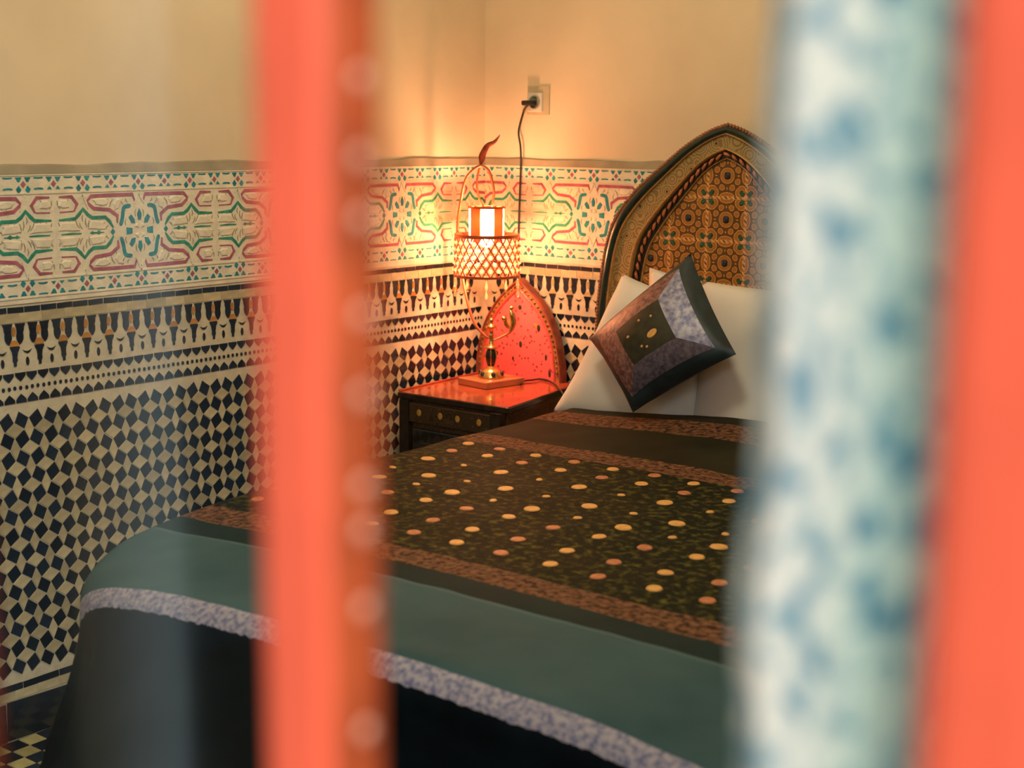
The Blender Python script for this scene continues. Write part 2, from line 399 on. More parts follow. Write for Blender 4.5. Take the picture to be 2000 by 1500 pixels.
# ---------------- carved frieze, one panel per repeat (rosette in the middle)
PP = .4866; HP = PP/2; FZ = 1.1990
def frieze_elems():
    E = []                                  # (mat, kind, data)
    def st(m, pts, wd): E.append((m, 'r', pts, wd))
    def pg(m, pts): E.append((m, 'p', pts, 0))
    for sv in (1, -1):
        for sr in (1, -1):
            T = lambda pts: [(sr*x, sv*y) for x, y in pts]
            st('pink', T([(.0116, .069), (.019, .0885), (.080, .0885), (.141, .0875), (.154, .074), (.134, .058), (.089, .0535), (.066, .038), (.067, .021)]), .0088)
            st('pink', T([(.190, .0535), (.181, .070), (.196, .088), (.230, .088)]), .0084)
            st('pink', T([(.192, .0535), (.230, .0525)]), .0066)
            st('green', T([(.079, .010), (.090, .026), (.1015, .036), (.139, .036), (.152, .044), (.165, .058), (.176, .046), (.188, .0356), (.233, .034)]), .0085)
            st('teal', T([(.0254, .0612), (.040, .060), (.0474, .054), (.052, .030), (.058, .014)]), .0098)
            # leaf veins
            for a, b_ in (((.092, .079), (.104, .062)), ((.106, .081), (.116, .062)), ((.120, .082), (.128, .066)), ((.078, .078), (.088, .060)), ((.060, .072), (.074, .048)), ((.040, .079), (.034, .069)), ((.056, .082), (.048, .064)),
                          ((.205, .082), (.213, .063)), ((.222, .078), (.218, .062)), ((.236, .080), (.229, .060)),
                          ((.176, .026), (.168, .010)), ((.186, .031), (.176, .012)), ((.204, .030), (.190, .010)), ((.220, .030), (.204, .008)), ((.235, .028), (.220, .008)),
                          ((.118, .029), (.122, .010)), ((.104, .024), (.112, .008)), ((.134, .029), (.134, .010)), ((.148, .030), (.150, .008)), ((.158, .036), (.156, .014)), ((.093, .016), (.102, .006)), ((.166, .044), (.166, .028))):
                m_ = ((a[0]+b_[0])/2+.0025, (a[1]+b_[1])/2)
                st('vein', T([a, m_, b_]), .0030)
            # raised leaves
            pg('relief', T([(.100, .083), (.122, .084), (.140, .079), (.130, .066), (.108, .060), (.094, .064), (.088, .074)]))
            pg('relief', T([(.050, .083), (.070, .081), (.080, .066), (.072, .050), (.062, .052), (.054, .066)]))
            pg('relief', T([(.172, .006), (.186, .028), (.206, .031), (.230, .029), (.238, .008), (.205, .004)]))
            pg('relief', T([(.098, .006), (.106, .026), (.126, .031), (.146, .030), (.154, .010), (.126, .004)]))
            pg('relief', T([(.200, .062), (.206, .082), (.226, .083), (.238, .066), (.222, .058)]))
            # border ornaments
        for k in range(-3, 4):
            x = k*HP/3; cross = k in (0, 2, -2)
            if abs(k) == 3: x = k*HP/3
            pg('pink', [(x, sv*.1195+.0082), (x-.0072, sv*.1195), (x, sv*.1195-.0082), (x+.0072, sv*.1195)])
            for s in (1, -1):
                pg('teal', [(x+s*.0035, sv*.1360), (x+s*.0205, sv*.1360), (x+s*.0140, sv*.1250), (x+s*.0095, sv*.1245)])
                if cross: pg('teal', [(x+s*.0115, sv*.1170), (x+s*.0195, sv*.1090), (x+s*.0130, sv*.0965), (x+s*.0050, sv*.1070)])
                else: pg('teal', [(x+s*.0110, sv*.1150), (x+s*.0185, sv*.1070), (x+s*.0050, sv*.1070)])
            if cross: pg('teal', [(x, sv*.0930), (x-.0042, sv*.0890), (x, sv*.0850), (x+.0042, sv*.0890)])
            if k < 3:
                xm = x+HP/6
                st('teal', [(xm-.0125, sv*.1345), (xm, sv*.1338), (xm+.0125, sv*.1345)], .0036)
                st('teal', [(xm-.0125, sv*.1085), (xm, sv*.1098), (xm+.0125, sv*.1085)], .0040)
    for s in (1, -1):
        st('green', [(s*.172, 0), (s*.195, .0008), (s*.228, 0)], .0048)
        st('green', [(s*.106, 0), (s*.122, 0), (s*.133, 0), (s*.148, 0)], .0036)
        pg('green', [(s*.114, 0), (s*.122, .0062), (s*.130, 0), (s*.122, -.0052)])
        pg('green', [(s*.133, 0), (s*.140, .0048), (s*.147, 0), (s*.140, -.0042)])
        pg('teal', [(s*.074, 0), (s*.081, .0085), (s*.088, 0), (s*.081, -.0085)])
        pg('teal', [(s*.0225, .0066), (s*.0405, .0088), (s*.0405, -.0088), (s*.0225, -.0066)])
        pg('teal', [(-.0042, s*.0255), (-.0070, s*.0410), (0, s*.0540), (.0070, s*.0410), (.0042, s*.0255)])
        for t in (1, -1):
            pg('teal', [(t*.0135, s*.0175), (t*.0250, s*.0185), (t*.0330, s*.0330), (t*.0250, s*.0400), (t*.0155, s*.0290)])
            st('vein', [(t*.010, s*.052), (t*.013, s*.044), (t*.012, s*.034)], .0026)
            st('vein', [(t*.040, s*.030), (t*.044, s*.022), (t*.042, s*.014)], .0026)
            pg('relief', [(t*.002, s*.004), (t*.018, s*.008), (t*.012, s*.018), (t*.003, s*.020)])
    # strapwork crossings
    for sv in (1, -1):
        for sr in (1, -1):
            T = lambda pts: [(sr*x, sv*y) for x, y in pts]
            st('strap', T([(0, .0985), (.0055, .082), (.0150, .066)]), .0060)
            st('strap', T([(.1640, .0985), (.1600, .083), (.1500, .058)]), .0060)
        st('strap', [(-HP, sv*.0985), (HP, sv*.0985)], .0080)
        st('strap', [(-HP, sv*.1405), (HP, sv*.1405)], .0070)
    return E
FE = frieze_elems()
FM = {'pink': ('pink_carving', PINK), 'teal': ('blue_carving', TEAL), 'green': ('green_carving', GREEN), 'vein': ('leaf_veins', VEIN), 'relief': ('raised_leaves', FRIEZE), 'strap': ('strapwork', FRIEZE)}
def clip(pts, lo, hi):
    out = []
    for a, b in zip(pts, pts[1:]):
        for p in (a, b):
            if lo <= p[0] <= hi and (not out or out[-1] != p): out.append(p)
        for e in (lo, hi):
            if (a[0]-e)*(b[0]-e) < 0:
                t = (e-a[0])/(b[0]-a[0]); q = (e, a[1]+(b[1]-a[1])*t)
                if b in out[-1:]: out.insert(len(out)-1, q)
                else: out.append(q)
    return out
def frieze_meshes(lo, hi):
    out = {}
    slab = MB().box((lo, -.1535, 0), (hi, .1455, .0040)).mesh('frieze_panel'); slab.materials.append(FRIEZE); out['slab'] = slab
    mbs = {k: MB() for k in FM}
    base = .0040
    for m, kind, pts, wd in FE:
        if kind == 'r':
            pts = [p for p in spline([(x, y, 0) for x, y in pts], 3)] if m == 'teal' else [Vector((x, y, 0)) for x, y in pts]
            pts = clip([(p.x, p.y) for p in pts], lo, hi)
            if len(pts) < 2 or abs(pts[0][0]-pts[-1][0])+abs(pts[0][1]-pts[-1][1]) < .004: continue
            h = {'strap': .0020, 'vein': .0007}.get(m, .0012)
            mbs[m].ribbon(pts, wd, base-.001, base+h)
        else:
            cx = sum(p[0] for p in pts)/len(pts)
            if not (lo+.006 < cx < hi+(.001 if hi > .24 else -.006)): continue
            ar = sum(pts[i][0]*pts[(i+1) % len(pts)][1]-pts[(i+1) % len(pts)][0]*pts[i][1] for i in range(len(pts)))
            if ar < 0: pts = pts[::-1]
            if m == 'relief': mbs[m].prism(pts, base-.001, base+.0026, .006)
            else: mbs[m].prism(pts, base-.001, base+.0014, .0006)
    for k, mb in mbs.items():
        if mb.v:
            me = mb.mesh(FM[k][0]); me.materials.append(FM[k][1]); out[k] = me
    return out
full = frieze_meshes(-HP, HP)
def put_panel(parent, Mw, x, ms):
    p = link('frieze_panel', ms['slab'], None, parent, at(Mw, x, FZ, Z0-.001))
    for k in FM:
        if k in ms: link(FM[k][0], ms[k], None, p, at(Mw, x, FZ, Z0-.001))
for k in range(-3, 2):
    x = -.8940+k*PP
    lo, hi = x-HP, x+HP
    if lo < Y0+.06: continue
    put_panel(wall_left, ML, x, full)
put_panel(wall_left, ML, -.4074+PP, frieze_meshes(-HP, -.0792))
put_panel(wall_back, MBK, -.0556, frieze_meshes(.0636, HP))
for k in range(0, 6): put_panel(wall_back, MBK, .4310+k*PP, full)

# ---------------- floor tiles by the left wall
FT = .048
def ft_mesh(m): return tile_mesh('floor_tile', [(-FT/2+.0012, -FT/2+.0012), (FT/2-.0012, -FT/2+.0012), (FT/2-.0012, FT/2-.0012), (-FT/2+.0012, FT/2-.0012)], .003, .001, m)
fm = [ft_mesh(FLOOR_T), ft_mesh(DARK_TILE)]
mbr = [MB(), MB()]
for i in range(0, 36):
    for j in range(0, 68):
        x = .012+FT*(i+.5); y = Y0+.07+FT*(j+.5); q = project((x, y, 0))
        if -20 < q[0] < 110 and q[1] < 1530 and q[2] > 0:
            o = link('floor_tile', fm[(i+j) % 2], None, floor); o.location = (x, y, 0)
        elif x < .9: mbr[(i+j) % 2].add([(v.co.x+x, v.co.y+y, v.co.z) for v in fm[0].vertices], [tuple(p.vertices) for p in fm[0].polygons])
tag(mbr[0].build('floor_tile_remainder_yellow', FLOOR_T, floor), kind='stuff')
tag(mbr[1].build('floor_tile_remainder_dark', DARK_TILE, floor), kind='stuff')

# ------------------------------------------------------------------ window with red bars
win = empty('window_1', (2.3, YW, WZ0)); tag(win, kind='structure')
mb = MB()
mb.box((WX0, YW-.03, WZ1-.06), (WX1, YW+.035, WZ1)); mb.box((WX0, YW-.03, WZ0), (WX1, YW+.035, WZ0+.06))
mb.box((WX0, YW-.03, WZ0+.06), (WX0+.05, YW+.035, WZ1-.06)); mb.box((WX1-.05, YW-.03, WZ0+.06), (WX1, YW+.035, WZ1-.06))
fr = mb.build('window_frame', RED_PAINT, win)
BW, BD, BS = .0345, .0275, .2165
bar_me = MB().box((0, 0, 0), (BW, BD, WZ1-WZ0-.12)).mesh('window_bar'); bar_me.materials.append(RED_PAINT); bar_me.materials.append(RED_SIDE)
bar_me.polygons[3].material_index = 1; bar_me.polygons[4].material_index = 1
nail_me = smooth(MB().sphere((0, 0, 0), .0030, 10, 6, (.5, 1, 1)).mesh('nail_head')); nail_me.materials.append(simple('nail_glint', (.90, .42, .27), .3, .0, var=.05))  # pale colour stands in for glints on the studs
for k in range(-7, 5):
    x = 2.585+k*BS
    if not (WX0+.05 < x < WX1-.09): continue
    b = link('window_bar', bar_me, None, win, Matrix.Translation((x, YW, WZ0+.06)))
    bevelled(b, .0085, 4)
    if k == 0:
        for zc in (1.4655, 1.4425, 1.4245, 1.3955, 1.371, 1.3425, 1.3285, 1.3035, 1.2630, 1.235, 1.21, 1.50, 1.53):
            link('nail_head', nail_me, None, b, Matrix.Translation((x+BW, YW+.0150, zc)))
# thin glass in the bay left of the centre bar
gm, nt, b_ = new_mat('window_glass')
nt.nodes.remove(b_); out = nt.nodes['Material Output']
tr = node(nt, 'ShaderNodeBsdfTransparent'); gl = node(nt, 'ShaderNodeBsdfGlossy'); gl.inputs['Roughness'].default_value = .07
fz = node(nt, 'ShaderNodeFresnel'); fz.inputs['IOR'].default_value = 1.65; mx = node(nt, 'ShaderNodeMixShader')
nt.links.new(fz.outputs[0], mx.inputs[0]); nt.links.new(tr.outputs[0], mx.inputs[1]); nt.links.new(gl.outputs[0], mx.inputs[2]); nt.links.new(mx.outputs[0], out.inputs['Surface'])
MB().add([(2.585-BS+BW, YW+.012, WZ0+.06), (2.585, YW+.012, WZ0+.06), (2.585, YW+.012, WZ1-.06), (2.585-BS+BW, YW+.012, WZ1-.06)], [(0, 1, 2, 3)]).build('pane', gm, win, Matrix.Identity(4))

# curtain gathered behind the bars
cm, nt, b_ = new_mat('curtain_print')
tc = node(nt, 'ShaderNodeTexCoord'); mp = node(nt, 'ShaderNodeMapping'); mp.inputs['Scale'].default_value = (1, 1, .62)
nt.links.new(tc.outputs['UV'], mp.inputs['Vector'])
n1 = node(nt, 'ShaderNodeTexNoise'); n1.inputs['Scale'].default_value = 105; n1.inputs['Detail'].default_value = 3.5; n1.inputs['Distortion'].default_value = .6
nt.links.new(mp.outputs[0], n1.inputs['Vector'])
r1 = node(nt, 'ShaderNodeValToRGB'); cr = r1.color_ramp
cr.elements[0].position = .31; cr.elements[0].color = (.05, .19, .29, 1)
cr.elements[1].position = .56; cr.elements[1].color = (.80, .76, .63, 1)
e = cr.elements.new(.41); e.color = (.26, .40, .42, 1); e = cr.elements.new(.48); e.color = (.62, .64, .56, 1)
nt.links.new(n1.outputs['Fac'], r1.inputs['Fac'])
sx_ = node(nt, 'ShaderNodeSeparateXYZ'); nt.links.new(tc.outputs['UV'], sx_.inputs[0])
stripe = math_n(nt, 'MULTIPLY_ADD', math_n(nt, 'SINE', math_n(nt, 'MULTIPLY_ADD', sx_.outputs['X'], 2*PI/.085, -3.9)), .5, .5)
stripe = math_n(nt, 'MULTIPLY', math_n(nt, 'POWER', stripe, 2.0), .85)
ccol = mix_rgb(nt, stripe, r1.outputs['Color'], (.52, .72, .70), 'MULTIPLY')
nt.links.new(ccol, b_.inputs['Base Color']); b_.inputs['Roughness'].default_value = .85; b_.inputs['Specular IOR Level'].default_value = .15
def curtain():
    nu, nv = 90, 24; vs = []; uvs = []; x0, x1 = 2.691, 3.02; s_len = 0; prev = None; us = []
    prof = []
    for i in range(nu+1):
        t = i/nu; x = x0+(x1-x0)*t
        y = -3.245+.012*math.sin((x-x0)*2*PI/.062+2.1)+.004*math.sin((x-x0)*2*PI/.027)
        if prev: s_len += math.hypot(x-prev[0], y-prev[1])
        prev = (x, y); us.append(s_len); prof.append((x, y))
    for j in range(nv+1):
        z = .82+(2.24-.82)*j/nv
        for i, (x, y) in enumerate(prof):
            k = .002*math.sin(z*38+i*.02)+.0015*math.sin(z*91)
            vs.append((x+k, y+.6*k, z)); uvs.append((us[i], 0, z))
    fs = [(j*(nu+1)+i, j*(nu+1)+i+1, (j+1)*(nu+1)+i+1, (j+1)*(nu+1)+i) for j in range(nv) for i in range(nu)]
    me = bpy.data.meshes.new('curtain'); me.from_pydata(vs, [], fs); me.update()
    uvl = me.uv_layers.new(name='UVMap')
    for l in me.loops: uvl.data[l.index].uv = (uvs[l.vertex_index][0], uvs[l.vertex_index][2])
    smooth(me); return me
co = link('curtain', curtain(), cm)
sm = co.modifiers.new('thickness', 'SOLIDIFY'); sm.thickness = .0012
tag(co, 'white curtain with a blue blotchy print, hanging between the two red window bars', 'curtain')
mp.inputs['Scale'].default_value = (1, .62, 1)

# ------------------------------------------------------------------ bed
BX0, BX1, BY0, BY1 = .50, 2.34, -2.115, -.06
bed = empty('bed', (1.4, -1.1, 0)); tag(bed, 'wide bed against the tiled wall with a painted arched headboard', 'bed')
def child(o, par): return attach(o, par)
def round_plan(m_, r, yhead):
    x0, x1, y0 = BX0+m_, BX1-m_, BY0+m_
    P = [(x1, yhead), (x0, yhead)]
    P += [(x0+r-r*math.cos(a), y0+r-r*math.sin(a)) for a in [PI/2*i/8 for i in range(9)]]
    P += [(x1-r+r*math.sin(a), y0+r-r*math.cos(a)) for a in [PI/2*i/8 for i in range(9)]]
    return P
child(bevelled(MB().prism(round_plan(.09, .30, -.12), 0, .30).build('bed_base', DARK_WOOD), .01), bed)
child(bevelled(MB().prism(round_plan(.05, .32, -.10), .30, .585).build('mattress', LINEN), .05, 4), bed)

# headboard arch (local: x from the axis, z), front plane y = -.05
HBX = .91
AR = [(-.433, .40), (-.433, .62), (-.4315, .78), (-.4307, .8616), (-.4269, .9403), (-.4176, 1.0188), (-.4014, 1.1123), (-.374, 1.1901), (-.3356, 1.2446), (-.2868, 1.2945), (-.2353, 1.3360), (-.2015, 1.3620), (-.135, 1.4119), (-.0694, 1.4495), (-.029, 1.4658), (0, 1.4740)]
def offset_arch(base, d, zb):
    d_base = d
    P = [Vector((x, z, 0)) for x, z in base]; P = spline(P, 4); out = []
    for i, p in enumerate(P):
        t = (P[min(i+1, len(P)-1)]-P[max(i-1, 0)]); t.normalize()
        n = Vector((t.y, -t.x, 0))
        q_ = max(0, min(1, (abs(p.x)-.07)/.30)); d = d_base*(.79+.45*q_*q_*(3-2*q_)) if base is AR else d_base
        q = p+n*d
        out.append((q.x, q.y))
    # clip at the axis
    L = []
    for i, q in enumerate(out):
        if q[0] > 0:
            a = L[-1]; t = (0-a[0])/((q[0]-a[0]) or 1); L.append((0, a[1]+(q[1]-a[1])*t)); break
        L.append(q)
    else:
        if L[-1][0] < -1e-4:
            a, b = L[-2], L[-1]; sl = (b[1]-a[1])/((b[0]-a[0]) or 1e-6); L.append((0, b[1]+sl*(0-b[0])))
    L = [(x, max(z, zb)) for x, z in L]
    return L
def resample(L, n):
    ds = [0]
    for a, b in zip(L, L[1:]): ds.append(ds[-1]+math.hypot(b[0]-a[0], b[1]-a[1]))
    out = []; k = 0
    for i in range(n+1):
        s = ds[-1]*i/n
        while k < len(ds)-2 and ds[k+1] < s: k += 1
        t = (s-ds[k])/((ds[k+1]-ds[k]) or 1); out.append((L[k][0]+(L[k+1][0]-L[k][0])*t, L[k][1]+(L[k+1][1]-L[k][1])*t))
    return out
def arch_band(base, d0, d1, zb, n=48):
    A = resample(offset_arch(base, d0, zb), n); B = resample(offset_arch(base, d1, zb), n)
    A = A+[(-x, z) for x, z in reversed(A[:-1])]; B = B+[(-x, z) for x, z in reversed(B[:-1])]
    return A, B
def band_mesh(name, base, d0, d1, y0, y1, yb, zb, cx, mat, parent, rnd=False):
    A, B = arch_band(base, d0, d1, zb); n = len(A); vs = []; fs = []
    cols = 5 if rnd else 2
    for (ax, az), (bx, bz) in zip(A, B):
        for c in range(cols):
            t = c/(cols-1); yy = y0+(y1-y0)*(math.sin(PI*t) if rnd else t)
            if rnd: yy = y0+(y1-y0)*math.sin(PI*t)
            vs.append((cx+ax+(bx-ax)*t, yy, az+(bz-az)*t))
        vs.append((cx+ax, yb, az)); vs.append((cx+bx, yb, bz))
    w_ = cols+2
    for i in range(n-1):
        o, p = i*w_, (i+1)*w_
        for c in range(cols-1): fs.append((o+c, p+c, p+c+1, o+c+1))
        fs.append((o+cols, p+cols, p, o)); fs.append((o+cols-1, p+cols-1, p+cols+1, o+cols+1))
    me = bpy.data.meshes.new(name); me.from_pydata(vs, [], fs); me.update()
    uvl = me.uv_layers.new(name='UVMap')
    for l in me.loops:
        i, c = divmod(l.vertex_index, w_); uvl.data[l.index].uv = (i/(n-1), min(c, cols-1)/(cols-1))
    if rnd: smooth(me)
    o = link(name, me, mat); return child(o, parent) if parent else o

# painted band: olive gold with swirls
def scroll_mat(name, ca, cb, cc, scale=26):
    m, nt, b = new_mat(name)
    tc = node(nt, 'ShaderNodeTexCoord'); wv = node(nt, 'ShaderNodeTexWave'); wv.wave_type = 'RINGS'
    vo = node(nt, 'ShaderNodeTexVoronoi'); vo.inputs['Scale'].default_value = scale
    nt.links.new(tc.outputs['Object'], vo.inputs['Vector'])
    s = math_n(nt, 'SINE', math_n(nt, 'MULTIPLY', vo.outputs['Distance'], 34.0))
    k = math_n(nt, 'GREATER_THAN', s, .25)
    c1 = mix_rgb(nt, k, ca, cb)
    core = math_n(nt, 'LESS_THAN', vo.outputs['Distance'], .13)
    c2 = mix_rgb(nt, core, c1, cc)
    nt.links.new(c2, b.inputs['Base Color']); b.inputs['Roughness'].default_value = .35; b.inputs['Coat Weight'].default_value = .2
    return m
HB_SCROLL = scroll_mat('painted_scroll_band', (.34, .24, .085), (.20, .12, .04), (.05, .01, .008))
HB_GREEN = simple('dark_green_lacquer', (.006, .030, .020), .25, var=.25, scale=60, col2=(.004, .010, .012), coat=.3)
HB_GOLD = simple('gold_line', (.62, .38, .13), .35, .3, var=.1, scale=50)
HB_BLACK = simple('black_band', (.018, .012, .006), .35, var=.2)
# field: gold-brown lattice painting
def lattice_mat(name, axis_x, zref, per, ca, cb, cc, fine=60):
    m, nt, b = new_mat(name)
    tc = node(nt, 'ShaderNodeTexCoord'); sp = node(nt, 'ShaderNodeSeparateXYZ'); nt.links.new(tc.outputs['Object'], sp.inputs[0])
    px = math_n(nt, 'DIVIDE', math_n(nt, 'SUBTRACT', sp.outputs['X'], axis_x), per)
    pz = math_n(nt, 'DIVIDE', math_n(nt, 'SUBTRACT', sp.outputs['Z'], zref), per)
    fx = math_n(nt, 'PINGPONG', px, .5); fz_ = math_n(nt, 'PINGPONG', pz, .5)
    # rings of arabesque around each stud and each cross
    d = math_n(nt, 'SQRT', math_n(nt, 'ADD', math_n(nt, 'POWER', fx, 2), math_n(nt, 'POWER', fz_, 2)))
    gx = math_n(nt, 'SUBTRACT', .5, fx); gz = math_n(nt, 'SUBTRACT', .5, fz_)
    sn = lambda v, k, ph=0.0: math_n(nt, 'SINE', math_n(nt, 'MULTIPLY_ADD', v, k, ph))
    ad = math_n(nt, 'ADD', fx, fz_); sb = math_n(nt, 'SUBTRACT', fx, fz_)
    q = math_n(nt, 'ADD', math_n(nt, 'MULTIPLY', sn(fx, 26.0, .8), sn(fz_, 26.0, .8)), math_n(nt, 'MULTIPLY', math_n(nt, 'MULTIPLY', sn(ad, 19.0), sn(sb, 19.0, 1.57)), .9))
    q = math_n(nt, 'ADD', q, math_n(nt, 'MULTIPLY', sn(d, 40.0), .45))
    lnk = math_n(nt, 'LESS_THAN', math_n(nt, 'ABSOLUTE', q), .17)
    c0 = mix_rgb(nt, math_n(nt, 'GREATER_THAN', q, 0.0), ca, cb)
    c1 = mix_rgb(nt, lnk, c0, (.78, .37, .06))
    edge = math_n(nt, 'MINIMUM', gx, gz)
    ln = math_n(nt, 'LESS_THAN', edge, .035)
    bead = math_n(nt, 'GREATER_THAN', math_n(nt, 'SINE', math_n(nt, 'MULTIPLY', math_n(nt, 'ADD', px, pz), 50.0)), -.2)
    c2 = mix_rgb(nt, math_n(nt, 'MULTIPLY', ln, bead), c1, cc)
    nt.links.new(c2, b.inputs['Base Color']); b.inputs['Roughness'].default_value = .4
    return m
HB_FIELD = lattice_mat('painted_lattice', HBX, 1.085, .1230, (.34, .130, .020), (.105, .045, .010), (.66, .34, .12))
hb = MB(); A, B = arch_band(AR, .004, .02, .40)
vs = [(HBX+x, -.012, z) for x, z in A]+[(HBX+x, -.036, z) for x, z in A]; n = len(A)
hb.add(vs, [(i, i+1, n+i+1, n+i) for i in range(n-1)]+[tuple(range(n-1, -1, -1)), tuple(range(n, 2*n)), (n-1, 0, n, 2*n-1)])
headboard = child(hb.build('headboard', HB_FIELD), bed)
def sub(o, par): return attach(o, par)
sub(band_mesh('green_border', AR, .006, .030, -.050, -.056, -.03, .40, HBX, HB_GREEN, None, True), headboard)
sub(band_mesh('gold_moulding', AR, .030, .035, -.050, -.058, -.03, .40, HBX, HB_GOLD, None, True), headboard)
sub(band_mesh('painted_band', AR, .035, .079, -.047, -.047, -.03, .40, HBX, HB_SCROLL, None), headboard)
sub(band_mesh('gold_moulding', AR, .079, .088, -.046, -.058, -.03, .40, HBX, HB_GOLD, None, True), headboard)
sub(band_mesh('black_border', AR, .088, .114, -.041, -.041, -.03, .40, HBX, HB_BLACK, None), headboard)
sub(band_mesh('gold_moulding', AR, .114, .117, -.041, -.045, -.03, .40, HBX, HB_GOLD, None, True), headboard)
# beaded outer rope and the twisted inner rope
def along(d, zb, step):
    L = offset_arch(AR, d, zb); tot = sum(math.hypot(b[0]-a[0], b[1]-a[1]) for a, b in zip(L, L[1:]))
    R = resample(L, int(tot/step)); return R+[(-x, z) for x, z in reversed(R[:-1])]
mb = MB()
for x, z in along(.002, .42, .0105): mb.sphere((HBX+x, -.044, z), .0062, 6, 5)
sub(mb.build('bead_border', simple('bead_brown', (.36, .13, .05), .35, var=.2, scale=60), None, None, True), headboard)
mb = MB(); R = along(.1015, .42, .026)
for i in range(1, len(R)-1):
    (x, z) = R[i]; tx, tz = R[i+1][0]-R[i-1][0], R[i+1][1]-R[i-1][1]; l = math.hypot(tx, tz); tx, tz = tx/l, tz/l
    sgn = 1 if x < 0 else -1
    dx, dz = tx*.9+sgn*-tz*.38, tz*.9+sgn*tx*.38
    mb.tube([(HBX+x-dx*.014, -.042, z-dz*.014), (HBX+x-dx*.006, -.046, z-dz*.006), (HBX+x+dx*.006, -.046, z+dz*.006), (HBX+x+dx*.014, -.042, z+dz*.014)], [.001, .0048, .0048, .001], 6)
sub(mb.build('rope_border', simple('rope_orange', (.55, .17, .06), .35, var=.15, scale=50), None, None, True), headboard)
# studs and quatrefoils on the field
stud = smooth(MB().sphere((0, 0, 0), .0105, 10, 6, (1, .4, 1)).mesh('stud')); stud.materials.append(simple('navy_stud', (.010, .014, .035), .6, var=.1))
qf = MB()
for a in range(4):
    c, s_ = math.cos(PI/4+a*PI/2), math.sin(PI/4+a*PI/2)
    px, pz = c*.019, s_*.019
    poly = [(px+.0095*math.cos(t+PI/4+a*PI/2), pz+.0095*math.sin(t+PI/4+a*PI/2)) for t in (0, 2.2, PI, 4.08)]
    vs = [(x, -.0015, z) for x, z in poly]+[(x, .0015, z) for x, z in poly]
    qf.add(vs, [(0, 1, 2, 3), (4, 7, 6, 5), (0, 4, 5, 1), (1, 5, 6, 2), (2, 6, 7, 3), (3, 7, 4, 0)])
qf_me = qf.mesh('quatrefoil'); qf_me.materials.append(simple('green_inlay', (.012, .11, .06), .35, var=.15))
flo = smooth(MB().sphere((0, 0, 0), .0085, 8, 6, (1, .4, 1)).mesh('floret')); flo.materials.append(simple('pale_orange', (.72, .34, .16), .4, var=.1))
inner = offset_arch(AR, .122, .4)
def inside(x, z):
    ax = -abs(x)
    for (a, b), (c, d) in zip(inner, inner[1:]):
        if a <= ax <= c+1e-9 and c > a: return z < b+(d-b)*(ax-a)/(c-a) - .012
    return False
for i in range(-4, 5):
    for j in range(-3, 4):
        x, z = i*.1230, 1.085+j*.1230
        if inside(x, z): sub(link('stud', stud, None, None, Matrix.Translation((HBX+x, -.037, z))), headboard)
        x2, z2 = x+.0615, z+.0615
        if inside(x2, z2):
            sub(link('quatrefoil', qf_me, None, None, Matrix.Translation((HBX+x2, -.037, z2))), headboard)
            sub(link('floret', flo, None, None, Matrix.Translation((HBX+x2, -.037, z2))), headboard)

headboard.location.y -= .010
